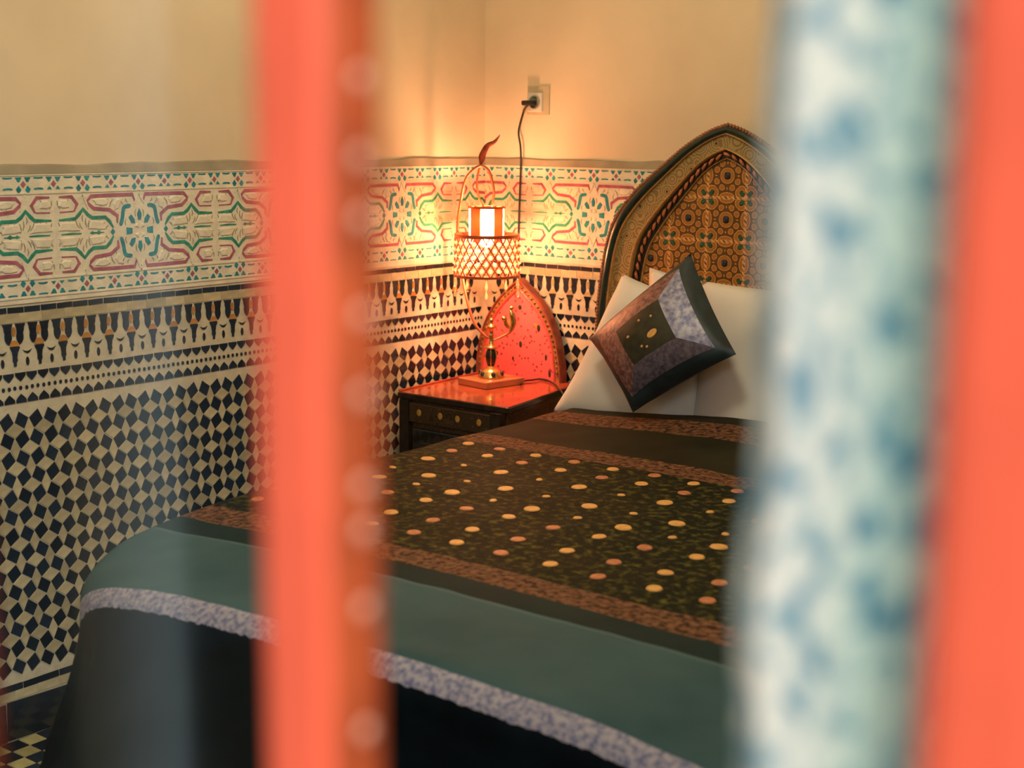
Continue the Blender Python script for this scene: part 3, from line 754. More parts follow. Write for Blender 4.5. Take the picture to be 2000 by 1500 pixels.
# ---------------- bedspread
def bs_height(x, y):
    z = .650
    # crown towards the head, droop at the foot corner
    z += .045*math.exp(-((x-1.15)/.40)**2-((y+.20)/.34)**2)
    d = math.hypot(x-BX0, y-BY0); z -= .060*math.exp(-(d/.36)**2)
    d = math.hypot(x-BX1, y-BY0); z -= .060*math.exp(-(d/.36)**2)
    z += .004*noise.noise((x*5, y*5, 0))+.0025*noise.noise((x*13, y*9, 3))
    return z
HEADY = -.265
def bedspread():
    # unfolded grid: X across the bed, Y along it; wraps over left, right and foot edges
    vs, uvs, fs = [], [], []
    drop = .64; er = .055; arc = er*PI/2
    W_ = BX1-BX0; Lh = HEADY-BY0
    def axis(lo, hi, wrap_lo, wrap_hi, step):
        pts = []
        if wrap_lo:
            nD = 16
            pts += [lo-drop-0+(drop)*i/nD for i in range(nD)]
        n = int((hi-lo)/step); pts += [lo+(hi-lo)*i/n for i in range(n+1)]
        if wrap_hi: pts += [hi+drop*(i+1)/16 for i in range(16)]
        return pts
    XS = axis(BX0, BX1, True, True, .023); YS = axis(BY0, HEADY, True, False, .023)
    # refine near the edges
    def refine(P, e):
        out = []
        for a, b in zip(P, P[1:]):
            out.append(a)
            if abs(a-e) < .13 and abs(b-e) < .13:
                k = max(1, int((b-a)/.010))
                out += [a+(b-a)*i/k for i in range(1, k)]
        out.append(P[-1]); return out
    XS = refine(refine(XS, BX0), BX1); YS = refine(YS, BY0)
    def fold(u, lo, hi):
        """unfolded coordinate -> (plan coordinate, amount dropped)"""
        if u < lo+er:
            s = lo+er-u
            if s < arc: a = s/er; return lo+er-er*math.sin(a), er*(1-math.cos(a))
            return lo, er+(s-arc)
        if hi is not None and u > hi-er:
            s = u-(hi-er)
            if s < arc: a = s/er; return hi-er+er*math.sin(a), er*(1-math.cos(a))
            return hi, er+(s-arc)
        return u, 0
    nx, ny = len(XS), len(YS)
    rc = .34
    def drop_of(e):
        """distance past the start of the rounded edge -> (horizontal run, drop)"""
        if e <= 0: return e, 0.0
        if e < arc: a = e/er; return er*math.sin(a), er*(1-math.cos(a))
        return er, er+(e-arc)
    for v in YS:
        for u in XS:
            left = u < (BX0+BX1)/2
            cx = BX0+rc if left else BX1-rc; cy = BY0+rc
            sx = -1 if left else 1
            du = (u-cx)*sx; dv = cy-v
            if du > 0 and dv > 0:
                dist = math.hypot(du, dv); dirx, diry = sx*du/dist, -dv/dist
                run, dd = drop_of(dist-(rc-er)); bx, by = cx, cy; rad = (rc-er)+run
            elif du > 0 and du >= dv:
                dirx, diry = sx, 0; run, dd = drop_of(du-(rc-er)); bx, by = cx, v; rad = (rc-er)+run
            elif dv > 0:
                dirx, diry = 0, -1; run, dd = drop_of(dv-(rc-er)); bx, by = u, cy; rad = (rc-er)+run
            else:
                dirx, diry = 0, 0; dd = 0; bx, by = u, v; rad = 0
            x, y = bx+dirx*rad, by+diry*rad
            z = bs_height(x, y)-dd
            if dd > er:
                k = min(1, (dd-er)/.30)*max(0, min(1, (-.62-y)/.5)); ph = math.atan2(diry, dirx)*3+u*9-v*9
                f = .013*math.sin(ph*2.1)+.008*math.sin(ph*4.7+1)+.085*min(1.4, dd/.45)
                x += dirx*k*f; y += diry*k*f
            vs.append((x, y, max(z, .012))); uvs.append((u, v))
    for j in range(ny-1):
        for i in range(nx-1):
            fs.append((j*nx+i, j*nx+i+1, (j+1)*nx+i+1, (j+1)*nx+i))
    me = bpy.data.meshes.new('bedspread'); me.from_pydata(vs, [], fs); me.update()
    uvl = me.uv_layers.new(name='UVMap')
    for l in me.loops: uvl.data[l.index].uv = uvs[l.vertex_index]
    return smooth(me)
bm_, nt, b = new_mat('bedspread_silk')
uv = node(nt, 'ShaderNodeUVMap'); sp = node(nt, 'ShaderNodeSeparateXYZ'); nt.links.new(uv.outputs[0], sp.inputs[0])
V = math_n(nt, 'ADD', sp.outputs['Y'], math_n(nt, 'MULTIPLY', 0.0, 0.0))
def between(a, c): return math_n(nt, 'MULTIPLY', math_n(nt, 'GREATER_THAN', V, a), math_n(nt, 'LESS_THAN', V, c))
def noise_n(scale, detail=3, vec=None, rough=.6):
    n = node(nt, 'ShaderNodeTexNoise'); n.inputs['Scale'].default_value = scale; n.inputs['Detail'].default_value = detail; n.inputs['Roughness'].default_value = rough
    nt.links.new(vec or uv.outputs[0], n.inputs['Vector']); return n.outputs['Fac']
def ramp2(fac, p0, c0, p1, c1):
    r = node(nt, 'ShaderNodeValToRGB'); r.color_ramp.elements[0].position = p0; r.color_ramp.elements[0].color = (*c0, 1)
    r.color_ramp.elements[1].position = p1; r.color_ramp.elements[1].color = (*c1, 1); nt.links.new(fac, r.inputs['Fac']); return r.outputs['Color']
plain = ramp2(noise_n(3, 3), .35, (.032, .076, .080), .7, (.058, .112, .115))
broc = ramp2(noise_n(70, 3), .38, (.026, .012, .008), .60, (.20, .095, .045))
fieldc = ramp2(noise_n(48, 4), .50, (.006, .010, .005), .70, (.105, .092, .014))
trim = ramp2(noise_n(90, 3), .38, (.14, .15, .23), .60, (.38, .35, .36))
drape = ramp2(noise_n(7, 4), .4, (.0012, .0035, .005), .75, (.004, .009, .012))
col = plain
HB1, HB2 = -.33, -.46
head_plain = ramp2(noise_n(4, 3), .35, (.016, .016, .008), .7, (.026, .025, .012))
col = mix_rgb(nt, math_n(nt, 'GREATER_THAN', V, -1.795), col, ramp2(noise_n(4, 3), .35, (.008, .022, .020), .7, (.014, .031, .028)))
col = mix_rgb(nt, between(-1.80, -1.790), col, (.07, .12, .12))
col = mix_rgb(nt, math_n(nt, 'GREATER_THAN', V, -.80), col, head_plain)
col = mix_rgb(nt, between(-1.72, -1.635), col, broc)
col = mix_rgb(nt, between(-.465, -.335), col, broc)
col = mix_rgb(nt, between(-.80, -.705), col, broc)
col = mix_rgb(nt, between(-1.635, -.80), col, fieldc)
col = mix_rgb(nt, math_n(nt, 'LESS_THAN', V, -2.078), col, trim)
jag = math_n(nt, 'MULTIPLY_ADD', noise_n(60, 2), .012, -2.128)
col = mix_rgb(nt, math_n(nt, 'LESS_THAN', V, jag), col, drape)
nt.links.new(col, b.inputs['Base Color']); b.inputs['Roughness'].default_value = .68; b.inputs['Specular IOR Level'].default_value = .07
bp = node(nt, 'ShaderNodeBump'); bp.inputs['Strength'].default_value = .25; bp.inputs['Distance'].default_value = .003
nt.links.new(noise_n(9, 5), bp.inputs['Height']); nt.links.new(bp.outputs[0], b.inputs['Normal'])
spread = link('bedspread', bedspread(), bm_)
tag(spread, 'dark teal silk bedspread with brocade bands and gold dots, draped over the bed', 'bedspread')
gold_dot = simple('gold_thread', (.78, .40, .10), .5, var=.1, scale=80)
red_dot = simple('copper_thread', (.58, .20, .07), .5, var=.15, scale=80)
def disc(rx, ry, m):
    me = MB().prism([(rx*math.cos(2*PI*i/14), ry*math.sin(2*PI*i/14)) for i in range(14)], 0, .0022, .002).mesh('embroidered_dot'); me.materials.append(m); return me
dm = {'L': disc(.0180, .0185, gold_dot), 'M': disc(.0158, .0150, gold_dot), 'R': disc(.0160, .0150, red_dot), 'S': disc(.0080, .0100, gold_dot)}
for y, x0, kinds in ((-.832, .607, 'MR'), (-.923, .634, 'RM'), (-1.027, .647, 'LS'), (-1.150, .642, 'SL'), (-1.250, .682, 'LS'), (-1.338, .682, 'MR'), (-1.458, .685, 'MR'), (-1.550, .715, 'MR')):
    kk = -1
    while x0+kk*.1135 < BX1-.06:
        x = x0+kk*.1135
        if x > BX0+.06:
            k = kinds[kk % 2]
            xx = x+.004*jitter(); yy = y+.005*jitter()
            h = bs_height(xx, yy); e = .01
            nrm = Vector((bs_height(xx-e, yy)-bs_height(xx+e, yy), bs_height(xx, yy-e)-bs_height(xx, yy+e), 2*e)).normalized()
            o = link('embroidered_dot', dm[k], None, spread, Matrix.Translation((xx, yy, h+.0004)) @ nrm.to_track_quat('Z', 'Y').to_matrix().to_4x4())
        kk += 1

# ---------------- pillows
def pillow_mesh(name, w_, h_, t_, n=26, pinch=.10):
    vs = []; fs = []
    for side in (1, -1):
        for j in range(n+1):
            for i in range(n+1):
                u = -1+2*i/n; v = -1+2*j/n
                uu = u*(1-pinch*(1-v*v)*.0-pinch*.6*(1-abs(v)**2)*abs(u)**3*0)
                k = max(0, (1-u**4))*max(0, (1-v**4)); th = t_*.5*k**.55
                su = 1-pinch*(1-v*v)*(abs(u)**2); sv = 1-pinch*(1-u*u)*(abs(v)**2)
                wr = .004*noise.noise((u*3+7*side, v*3, 2.2))*k
                vs.append((u*w_/2*su, side*(th+wr)*-1, v*h_/2*sv))
    m = (n+1)**2
    for s in range(2):
        for j in range(n):
            for i in range(n):
                a = s*m+j*(n+1)+i; q = (a, a+1, a+n+2, a+n+1); fs.append(q if s == 0 else q[::-1])
    me = bpy.data.meshes.new(name); me.from_pydata(vs, [], fs)
    bm2 = bmesh.new(); bm2.from_mesh(me); bmesh.ops.remove_doubles(bm2, verts=bm2.verts, dist=.0005); bm2.to_mesh(me); bm2.free()
    return smooth(me)
def place(o, loc, rx=0, ry=0, rz=0):
    o.matrix_basis = Matrix.Translation(loc) @ Matrix.Rotation(rz, 4, 'Z') @ Matrix.Rotation(rx, 4, 'X') @ Matrix.Rotation(ry, 4, 'Y'); return o
def quad_pillow(corners, t_, n=24):
    """corners: bottom left, top left, top right, bottom right (seen from the room)"""
    bl, tl, tr_, br = [Vector(c) for c in corners]
    nr = (tr_-bl).cross(tl-br).normalized()
    if nr.y > 0: nr = -nr
    vs, fs = [], []
    for side in (1, -1):
        for j in range(n+1):
            for i in range(n+1):
                u, v = -1+2*i/n, -1+2*j/n
                su = 1-.07*(1-v*v)*u*u; sv = 1-.06*(1-u*u)*v*v
                s_, t = (u*su+1)/2, (v*sv+1)/2
                p = bl*(1-s_)*(1-t)+br*s_*(1-t)+tr_*s_*t+tl*(1-s_)*t
                k = max(0, 1-u**4)*max(0, 1-v**4)
                th = t_*.5*k**.55+.007*noise.noise((u*2.5+bl.x*9, v*2.5, side))*k
                vs.append(p+nr*side*th)
    m = (n+1)**2
    for s_ in range(2):
        for j in range(n):
            for i in range(n):
                a = s_*m+j*(n+1)+i; q = (a, a+1, a+n+2, a+n+1); fs.append(q if s_ == 0 else q[::-1])
    me = bpy.data.meshes.new('bed_pillow'); me.from_pydata(vs, [], fs)
    b2 = bmesh.new(); b2.from_mesh(me); bmesh.ops.remove_doubles(b2, verts=b2.verts, dist=.0005); b2.to_mesh(me); b2.free()
    return link('bed_pillow', smooth(me), LINEN)
p1 = quad_pillow(((.435, -.222, .612), (.648, -.172, 1.047), (.965, -.172, .990), (.950, -.222, .590)), .115)
tag(p1, 'white pillow with a slanting left edge, nearest the nightstand, behind the cushion', 'pillow', 'white pillows')
p2 = quad_pillow(((.895, -.218, .590), (.900, -.172, 1.045), (1.62, -.172, 1.045), (1.62, -.218, .590)), .12)
tag(p2, 'white pillow standing upright against the headboard, right of the dark cushion', 'pillow', 'white pillows')
p3 = quad_pillow(((.640, -.110, .645), (.690, -.095, 1.062), (1.20, -.095, 1.000), (1.20, -.110, .645)), .036)
tag(p3, 'white pillow mostly hidden, only its top corner showing above the slanting pillow', 'pillow', 'white pillows')

# ---------------- brocade cushion
cL, cT, cR, cB = Vector((0.6428, -0.3300, 0.8758)), Vector((0.9299, -0.2700, 1.1288)), Vector((1.1339, -0.3700, 0.8837)), Vector((0.8466, -0.4100, 0.6986))
cush = empty('brocade_cushion', (cL+cT+cR+cB)/4)
tag(cush, 'dark teal square cushion with silver brocade panels propped on one corner against the pillows', 'cushion')
cn = (cR-cL).cross(cT-cB).normalized()
if cn.y > 0: cn = -cn
TH = .085
NG = 28
def cpt(u, v, side):
    # u along L->T, v along L->B
    s, t = (u+1)/2, (v+1)/2
    su = 1-.05*(1-v*v)*u*u; sv = 1-.05*(1-u*u)*v*v
    s, t = (u*su+1)/2, (v*sv+1)/2
    p = cL*(1-s)*(1-t)+cT*s*(1-t)+cB*(1-s)*t+cR*s*t
    k = max(0, 1-u*u)*max(0, 1-v*v)
    return p+cn*side*(TH*k**.55*(1 if side > 0 else .9)+.003*noise.noise((u*4, v*4, side))*k)
LV = [-1, -.93, -.86, -.80, -.74]+[-.74+.74*2*i/18 for i in range(1, 18)]+[.74, .80, .86, .93, 1]
# lines at +-.36 for the centre square
LV = sorted(set([round(x, 4) for x in LV]+[-.41, .41]))
def cush_part(name, mat, test, lift=0, sides=(1,)):
    vs, fs, idx = [], [], {}
    def vid(i, j, sd):
        key = (i, j, sd)
        if key not in idx: idx[key] = len(vs); vs.append(cpt(LV[i], LV[j], sd)+cn*sd*lift)
        return idx[key]
    for sd in sides:
        for i in range(len(LV)-1):
            for j in range(len(LV)-1):
                um, vm = (LV[i]+LV[i+1])/2, (LV[j]+LV[j+1])/2
                if test(um, vm, sd):
                    q = (vid(i, j, sd), vid(i+1, j, sd), vid(i+1, j+1, sd), vid(i, j+1, sd)); fs.append(q)
    me = bpy.data.meshes.new(name); me.from_pydata(vs, [], fs); me.update(); smooth(me)
    o = link(name, me, mat); return child(o, cush)
CB = .72
SILK = simple('teal_silk', (.020, .040, .046), .45, var=.2, scale=20, bump=.3, bscale=25)
def brocade(name, a, b, sc=85): return simple(name, a, .5, .15, col2=b, scale=sc)
PINKB = brocade('pink_brocade', (.30, .15, .12), (.10, .045, .05)); SILV = brocade('silver_brocade', (.42, .42, .50), (.12, .13, .28), 60)
PURP = brocade('purple_brocade', (.13, .11, .14), (.050, .040, .065))
cush_part('cushion_cover', SILK, lambda u, v, s: True, 0, (1, -1))
def mitre_panel(mat, fuv, a=.41, b=.81):
    vs, fs = [], []; ns_, nt_ = 16, 8
    for j in range(nt_+1):
        m_ = a+(b-a)*j/nt_
        for i in range(ns_+1):
            q = (-1+2*i/ns_)*m_; u, v = fuv(q, m_); vs.append(cpt(u, v, 1)+cn*.0014)
    for j in range(nt_):
        for i in range(ns_): fs.append((j*(ns_+1)+i, j*(ns_+1)+i+1, (j+1)*(ns_+1)+i+1, (j+1)*(ns_+1)+i))
    me = bpy.data.meshes.new('brocade_panel'); me.from_pydata(vs, [], fs); me.update(); smooth(me)
    return child(link('brocade_panel', me, mat), cush)
mitre_panel(PINKB, lambda q, m_: (q, -m_)); mitre_panel(SILV, lambda q, m_: (m_, q))
mitre_panel(PURP, lambda q, m_: (q, m_)); mitre_panel(PINKB, lambda q, m_: (-m_, q))
cush_part('centre_panel', simple('cushion_centre', (.010, .012, .010), .5, col2=(.030, .028, .008), scale=50, var=.2), lambda u, v, s: max(abs(u), abs(v)) < .41, .0016)
for (u, v, rx, ry, m) in ((.12, .12, .017, .011, gold_dot), (-.12, .22, .004, .004, gold_dot), (-.05, .28, .004, .004, gold_dot), (.22, -.18, .004, .004, gold_dot), (-.25, -.10, .005, .004, gold_dot), (.02, -.25, .004, .004, gold_dot)):
    P = cpt(u, v, 1)+cn*.0018; zx = (cT-cL).normalized(); zy = cn.cross(zx)
    mm = Matrix((zx, zy, cn)).transposed().to_4x4(); mm.translation = P
    o = link('embroidered_dot', MB().prism([(rx*math.cos(2*PI*i/12), ry*math.sin(2*PI*i/12)) for i in range(12)], 0, .002, .0015).mesh('embroidered_dot'), m, None, mm)
    attach(o, cush)

# ------------------------------------------------------------------ nightstand
NZ = .675
ns = empty('nightstand', (.25, -.26, 0)); tag(ns, 'painted nightstand with a red top and pointed arch back panel, in the corner', 'nightstand')
TOP = [(.060, -.4900), (.4700, -.4750), (.3950, -.0180), (.030, -.0180)]
def nprism(name, poly, z0, z1, m, bev=.003):
    mb = MB().prism(poly, z0, z1); o = mb.build(name, m); bevelled(o, bev); return child(o, ns)
def inset_poly(poly, d):
    cx = sum(p[0] for p in poly)/4; cy = sum(p[1] for p in poly)/4
    return [(x-d*(1 if x > cx else -1), y-d*(1 if y > cy else -1)) for x, y in poly]
NS_DARK = simple('painted_dark_wood', (.028, .016, .010), .35, var=.3, scale=40)
NS_SIDE = scroll_mat('painted_side', (.10, .045, .012), (.035, .016, .008), (.16, .09, .02), 40)
nprism('top_board', TOP, NZ-.020, NZ-.0015, NS_DARK, .003)
nprism('top_panel', inset_poly(TOP, .003), NZ-.002, NZ, RED_WOOD, .0005)
nprism('body', inset_poly(TOP, .012), .02, NZ-.020, NS_SIDE)
# front (faces -y): face frame, drawer, door
fy = -.486
fa = MB().box((.072, fy-.008, .02), (.108, fy+.02, NZ-.020)).build('stile', NS_DARK); child(fa, ns)
fa = MB().box((.418, fy-.008, .02), (.454, fy+.02, NZ-.020)).build('stile', NS_DARK); child(fa, ns)
dr = child(bevelled(MB().box((.108, fy-.006, .590), (.418, fy+.02, .648)).build('drawer', scroll_mat('painted_drawer', (.055, .028, .010), (.020, .010, .006), (.10, .05, .01), 34)), .003), ns)
for x in (.150, .232, .298, .378):
    k = MB().sphere((0, 0, 0), .0105, 10, 6, (.9, .12, 1)).build('painted_boss', GOLD_P, None, Matrix.Translation((x, fy-.008, .622)), True); sub(k, dr)
door = child(bevelled(MB().box((.118, fy-.004, .06), (.408, fy+.02, .572)).build('door', BLACK), .004), ns)
pn = bevelled(MB().box((.150, fy-.007, .10), (.376, fy+.02, .535)).build('door_panel', simple('panel_brown', (.035, .018, .009), .35, var=.3, scale=40)), .006); sub(pn, door)
mb = MB()
for cx in (.195, .235, .275, .315):
    sgn = 1 if cx < .26 else -1
    pts = [(cx+sgn*(.016*(1-t/16))*math.cos(t*.62), fy-.008, .505+(.016*(1-t/16))*math.sin(t*.62)) for t in range(15)]
    mb.tube(pts, .0022, 5)
sub(mb.build('gold_scrolls', GOLD_P, None, None, True), door)
# thin added strip standing in for the lamp's glint along the wall-side edge
child(bevelled(MB().prism([(.0600, -.485), (.0660, -.485), (.0370, -.022), (.0310, -.022)], NZ, NZ+.006).build('edge_glint', RED_WOOD), .002), ns)
# arched back panel
NBX = .1800
NA = [(-.172, .675), (-.170, .72), (-.160, .78), (-.142, .835), (-.112, .888), (-.072, .934), (-.030, .970), (0, .992)]
NB_RED = None
m, nt, b = new_mat('red_painted_field')
tc = node(nt, 'ShaderNodeTexCoord'); vo = node(nt, 'ShaderNodeTexVoronoi'); vo.inputs['Scale'].default_value = 62; nt.links.new(tc.outputs['Object'], vo.inputs['Vector'])
nz = node(nt, 'ShaderNodeTexNoise'); nz.inputs['Scale'].default_value = 18; nt.links.new(tc.outputs['Object'], nz.inputs['Vector'])
c1 = mix_rgb(nt, math_n(nt, 'LESS_THAN', vo.outputs['Distance'], .25), (.80, .125, .120), (.34, .030, .030))
c2 = mix_rgb(nt, math_n(nt, 'GREATER_THAN', nz.outputs['Fac'], .69), c1, (.42, .20, .05))
nt.links.new(c2, b.inputs['Base Color']); b.inputs['Roughness'].default_value = .35; NB_RED = m
NB_EDGE = simple('red_brown_edge', (.30, .060, .028), .35, var=.2, scale=30)
A, B = arch_band(NA, 0, .01, .675, 30); n = len(A)
bp_ = MB().add([(NBX+x, -.022, z) for x, z in A]+[(NBX+x, -.048, z) for x, z in A],
   [(i, i+1, n+i+1, n+i) for i in range(n-1)]+[tuple(range(n-1, -1, -1)), tuple(range(n, 2*n)), (n-1, 0, n, 2*n-1)]).build('back_panel', NB_EDGE)
child(bp_, ns)
def npart(o): return sub(o, bp_)
npart(band_mesh('edge_moulding', NA, .001, .010, -.048, -.055, -.04, .675, NBX, NB_EDGE, None, True))
npart(band_mesh('painted_border', NA, .010, .022, -.0500, -.0500, -.04, .675, NBX, simple('ochre_border', (.50, .16, .05), .4, var=.2, scale=50), None))
npart(band_mesh('inner_moulding', NA, .022, .032, -.048, -.054, -.04, .675, NBX, simple('red_moulding', (.62, .09, .06), .35, var=.1, scale=50), None, True))
A2, B2 = arch_band(NA, .032, .04, .675, 30); n = len(A2)
npart(MB().add([(NBX+x, -.0492, z) for x, z in A2], [tuple(range(n))]).build('painted_field', NB_RED))
mb = MB()
L = offset_arch(NA, .016, .69); R = resample(L, 20); R = R+[(-x, z) for x, z in reversed(R[:-1])]
for i in range(1, len(R)-1):
    x, z = R[i]; tx, tz = R[i+1][0]-R[i-1][0], R[i+1][1]-R[i-1][1]; l = math.hypot(tx, tz); tx, tz = tx/l, tz/l
    dx, dz = tx*.75-tz*.5, tz*.75+tx*.5
    mb.tube([(NBX+x-dx*.006, -.050, z-dz*.006), (NBX+x, -.0525, z), (NBX+x+dx*.006, -.050, z+dz*.006)], [.0012, .0042, .0012], 5)
npart(mb.build('rope_border', simple('olive_rope', (.16, .12, .03), .4, var=.2, scale=50), None, None, True))
for (x, z, rx, rz) in ((.010, .782, .0065, .0105), (.006, .900, .0070, .0085), (.080, .840, .0065, .012), (-.085, .745, .005, .008), (-.02, .735, .004, .006), (.11, .75, .005, .010), (.125, .70, .005, .012)):
    npart(MB().sphere((0, 0, 0), 1, 10, 6, (rx, .0015, rz)).build('painted_boss', simple('dark_boss', (.035, .030, .012), .35, var=.1), None, Matrix.Translation((NBX+x, -.0495, z)), True))

# ------------------------------------------------------------------ lamp
LC = Vector((.195, -.205, NZ)); LR = Vector((.795, .607, 0)).normalized(); LD = Vector((-.607, .795, 0)).normalized()   # right / away
lamp = empty('table_lamp', LC); tag(lamp, 'brass water-pipe shaped lamp with a lit lattice drum shade, on the nightstand', 'lamp')
K = .987
def zc(z): return 1.451-(1.451-z)*K+.0
def LP(r, z, d=0): return LC+LR*(r*K)+LD*d+Vector((0, 0, zc(z)-NZ))
def lchild(o): return sub(o, lamp)
# square wooden foot
a = -.18
c, s_ = math.cos(a), math.sin(a)
fp = [(LC.x+c*x-s_*y, LC.y+s_*x+c*y) for x, y in ((-.066, -.080), (.066, -.080), (.066, .080), (-.066, .080))]
lchild(bevelled(MB().prism(fp, NZ, NZ+.022).build('wooden_foot', simple('lamp_foot_wood', (.55, .17, .07), .3, var=.12, scale=20, coat=.3)), .003))
ax = LP(-.001, .7); cxy = (ax.x, ax.y); zb = NZ+.022
lchild(MB().lathe([(.040, zb), (.041, zb+.004), (.038, zb+.008), (.033, zb+.018), (.024, zb+.026), (.014, zb+.030), (.013, zb+.036)], cxy, 28).build('brass_base', BRASS, None, None, True))
for k in range(6):
    an = k*PI/3+.35; px, py = cxy[0]+.034*math.cos(an), cxy[1]+.034*math.sin(an)
    lchild(MB().sphere((0, 0, 0), .011, 8, 6, (.7, .7, 1)).build('black_cabochon', BLACK, None, Matrix.Translation((px, py, zb+.011)), True))
zv = zb+.034
lchild(MB().lathe([(.009, zv), (.012, zv+.004), (.0165, zv+.022), (.0178, zv+.036), (.0150, zv+.050), (.0110, zv+.056)], cxy, 24).build('baluster', BLACK, None, None, True))
for k in range(6):
    an = k*PI/3+.1
    pts = [(cxy[0]+r*math.cos(an), cxy[1]+r*math.sin(an), z) for r, z in [(.0105, zv), (.0132, zv+.005), (.0176, zv+.022), (.0188, zv+.036), (.0160, zv+.050), (.0120, zv+.057)]]
    lchild(MB().tube(spline(pts, 3), .0017, 6).build('brass_rib', BRASS, None, None, True))
zf = zv+.056
lchild(MB().lathe([(.011, zf), (.0225, zf+.002), (.0225, zf+.006), (.012, zf+.010), (.0085, zf+.014), (.0075, zf+.036), (.0090, zf+.040), (.0075, zf+.044), (.0065, zf+.060), (.0090, zf+.062), (.0170, zf+.066), (.0170, zf+.070), (.0080, zf+.074), (.0045, zf+.080), (.0075, zf+.086), (.0060, zf+.092), (.0005, zf+.095)], cxy, 22).build('brass_stem', BRASS, None, None, True))
# the pipe: leaves the stem, swings up behind the shade and hooks over the top
pp = [LP(-.003, .812, 0), LP(-.0203, .818, .004), LP(-.0518, .8532, .012), LP(-.0754, .9148, .03), LP(-.0939, .9968, .062), LP(-.1036, 1.0666, .066), LP(-.1094, 1.136, .055), LP(-.104, 1.2005, .03), LP(-.087, 1.2903, .01), LP(-.0668, 1.3241, .003), LP(-.0387, 1.3429, 0), LP(-.016, 1.333, 0), LP(-.0055, 1.3113, 0), LP(.0043, 1.2625, 0), LP(-.0033, 1.2200, 0)]
lchild(MB().tube(spline(pp, 6), [.0042]*(6*(len(pp)-1)+1), 10).build('curved_pipe', COPPER, None, None, True))
pp = [LP(-.0387, 1.3420, .004), LP(-.0433, 1.3274, .006), LP(-.0485, 1.2869, .006), LP(-.042, 1.2465, .005), LP(-.0301, 1.2200, .003)]
lchild(MB().tube(spline(pp, 6), .0034, 8).build('hanging_loop', COPPER, None, None, True))
# leaf finial
ctr = [LP(-.0371, 1.346), LP(-.034, 1.3621), LP(-.031, 1.3771), LP(-.0171, 1.4034), LP(.0047, 1.416), LP(.0217, 1.4377)]
cs = spline(ctr, 5); wid = [.003, .006, .009, .0105, .010, .009, .008, .0065, .005, .003, .0005]
vs = []; n = len(cs)
for i, p in enumerate(cs):
    t = (cs[min(i+1, n-1)]-cs[max(i-1, 0)]).normalized(); s_n = t.cross(LD).normalized()
    f = i/(n-1)*(len(wid)-1); j = min(int(f), len(wid)-2); wd = wid[j]+(wid[j+1]-wid[j])*(f-j)
    vs += [p+s_n*wd, p-LD*.003, p-s_n*wd, p+LD*.002]
fs = [(i*4+k, i*4+(k+1) % 4, (i+1)*4+(k+1) % 4, (i+1)*4+k) for i in range(n-1) for k in range(4)]
lchild(MB().add(vs, fs).build('leaf_finial', simple('red_bronze', (.42, .085, .045), .35, .5, var=.25, scale=60), None, None, True))
# scroll arm on the right
pp = [LP(0, .8084), LP(.007, .8058), LP(.0343, .8169), LP(.0560, .8300), LP(.0660, .8500), LP(.0678, .8688), LP(.0610, .8900), LP(.0573, .9024)]
sp_ = spline(pp, 5); rr = [.004+.0055*max(0, min(1, (i-14)/8))*max(0, min(1, (len(sp_)-2-i)/5)) for i in range(len(sp_))]
lchild(MB().tube(sp_, rr, 8).build('scroll_arm', BRASS, None, None, True))
pp = [LP(.0602, .8400), LP(.0500, .8480), LP(.044, .8573), LP(.0410, .8700), LP(.0330, .8770)]
lchild(MB().tube(spline(pp, 4), [.003]*3+[.006]*9+[.008]*3+[.006]*2, 8).build('scroll_leaf', BRASS, None, None, True))
pp = [LP(.0573, .9024), LP(.0620, .9080), LP(.0680, .9060)]
lchild(MB().tube(spline(pp, 4), .0055, 8).build('scroll_tip', BRASS, None, None, True))
# shade: two hoops, diagonal lattice, crystal beads
sc_ = LP(-.0165, 1.06); SX, SY = sc_.x, sc_.y
zt, zbm = zc(1.1310), zc(1.0080); RTOP, RBOT = .0975, .1000
def hoop(z, r, h, name='shade_hoop'):
    return lchild(MB().lathe([(r-.003, z-h/2), (r+.002, z-h/2), (r+.002, z+h/2), (r-.003, z+h/2), (r-.003, z-h/2)], (SX, SY), 48, False).build(name, COPPER, None, None, False))
hoop(zt, RTOP, .0105); hoop(zbm, RBOT, .008)
NC, ROWS = 24, 6
lat = MB(); 
def sp_at(th, f):
    r = RBOT+(RTOP-RBOT)*f; return Vector((SX+r*math.cos(th), SY+r*math.sin(th), zbm+(zt-zbm)*f))
for k in range(NC):
    for sg in (1, -1):
        th0 = 2*PI*k/NC; pts = [sp_at(th0+sg*2*PI/NC*ROWS*.5*f, f) for f in [i/10 for i in range(11)]]
        lat.tube(pts, .0021, 5, False)
lchild(lat.build('shade_lattice', simple('red_lattice', (.50, .07, .03), .4, .2, var=.1), None, None, True))
xm, nt, b_ = new_mat('crystal'); nt.nodes.remove(b_); out = nt.nodes['Material Output']
tr = node(nt, 'ShaderNodeBsdfTranslucent'); tr.inputs[0].default_value = (1.0, .82, .55, 1); gl = node(nt, 'ShaderNodeBsdfGlossy'); gl.inputs['Roughness'].default_value = .12
tp = node(nt, 'ShaderNodeBsdfTransparent'); tp.inputs[0].default_value = (1, .93, .80, 1)
mx = node(nt, 'ShaderNodeMixShader'); mx.inputs[0].default_value = .22; mx2 = node(nt, 'ShaderNodeMixShader'); mx2.inputs[0].default_value = .12
nt.links.new(tp.outputs[0], mx.inputs[1]); nt.links.new(tr.outputs[0], mx.inputs[2]); nt.links.new(mx.outputs[0], mx2.inputs[1]); nt.links.new(gl.outputs[0], mx2.inputs[2]); nt.links.new(mx2.outputs[0], out.inputs['Surface'])
bead = smooth(MB().sphere((0, 0, 0), .0066, 8, 6, (1, 1, 1)).mesh('crystal_bead')); bead.materials.append(xm)
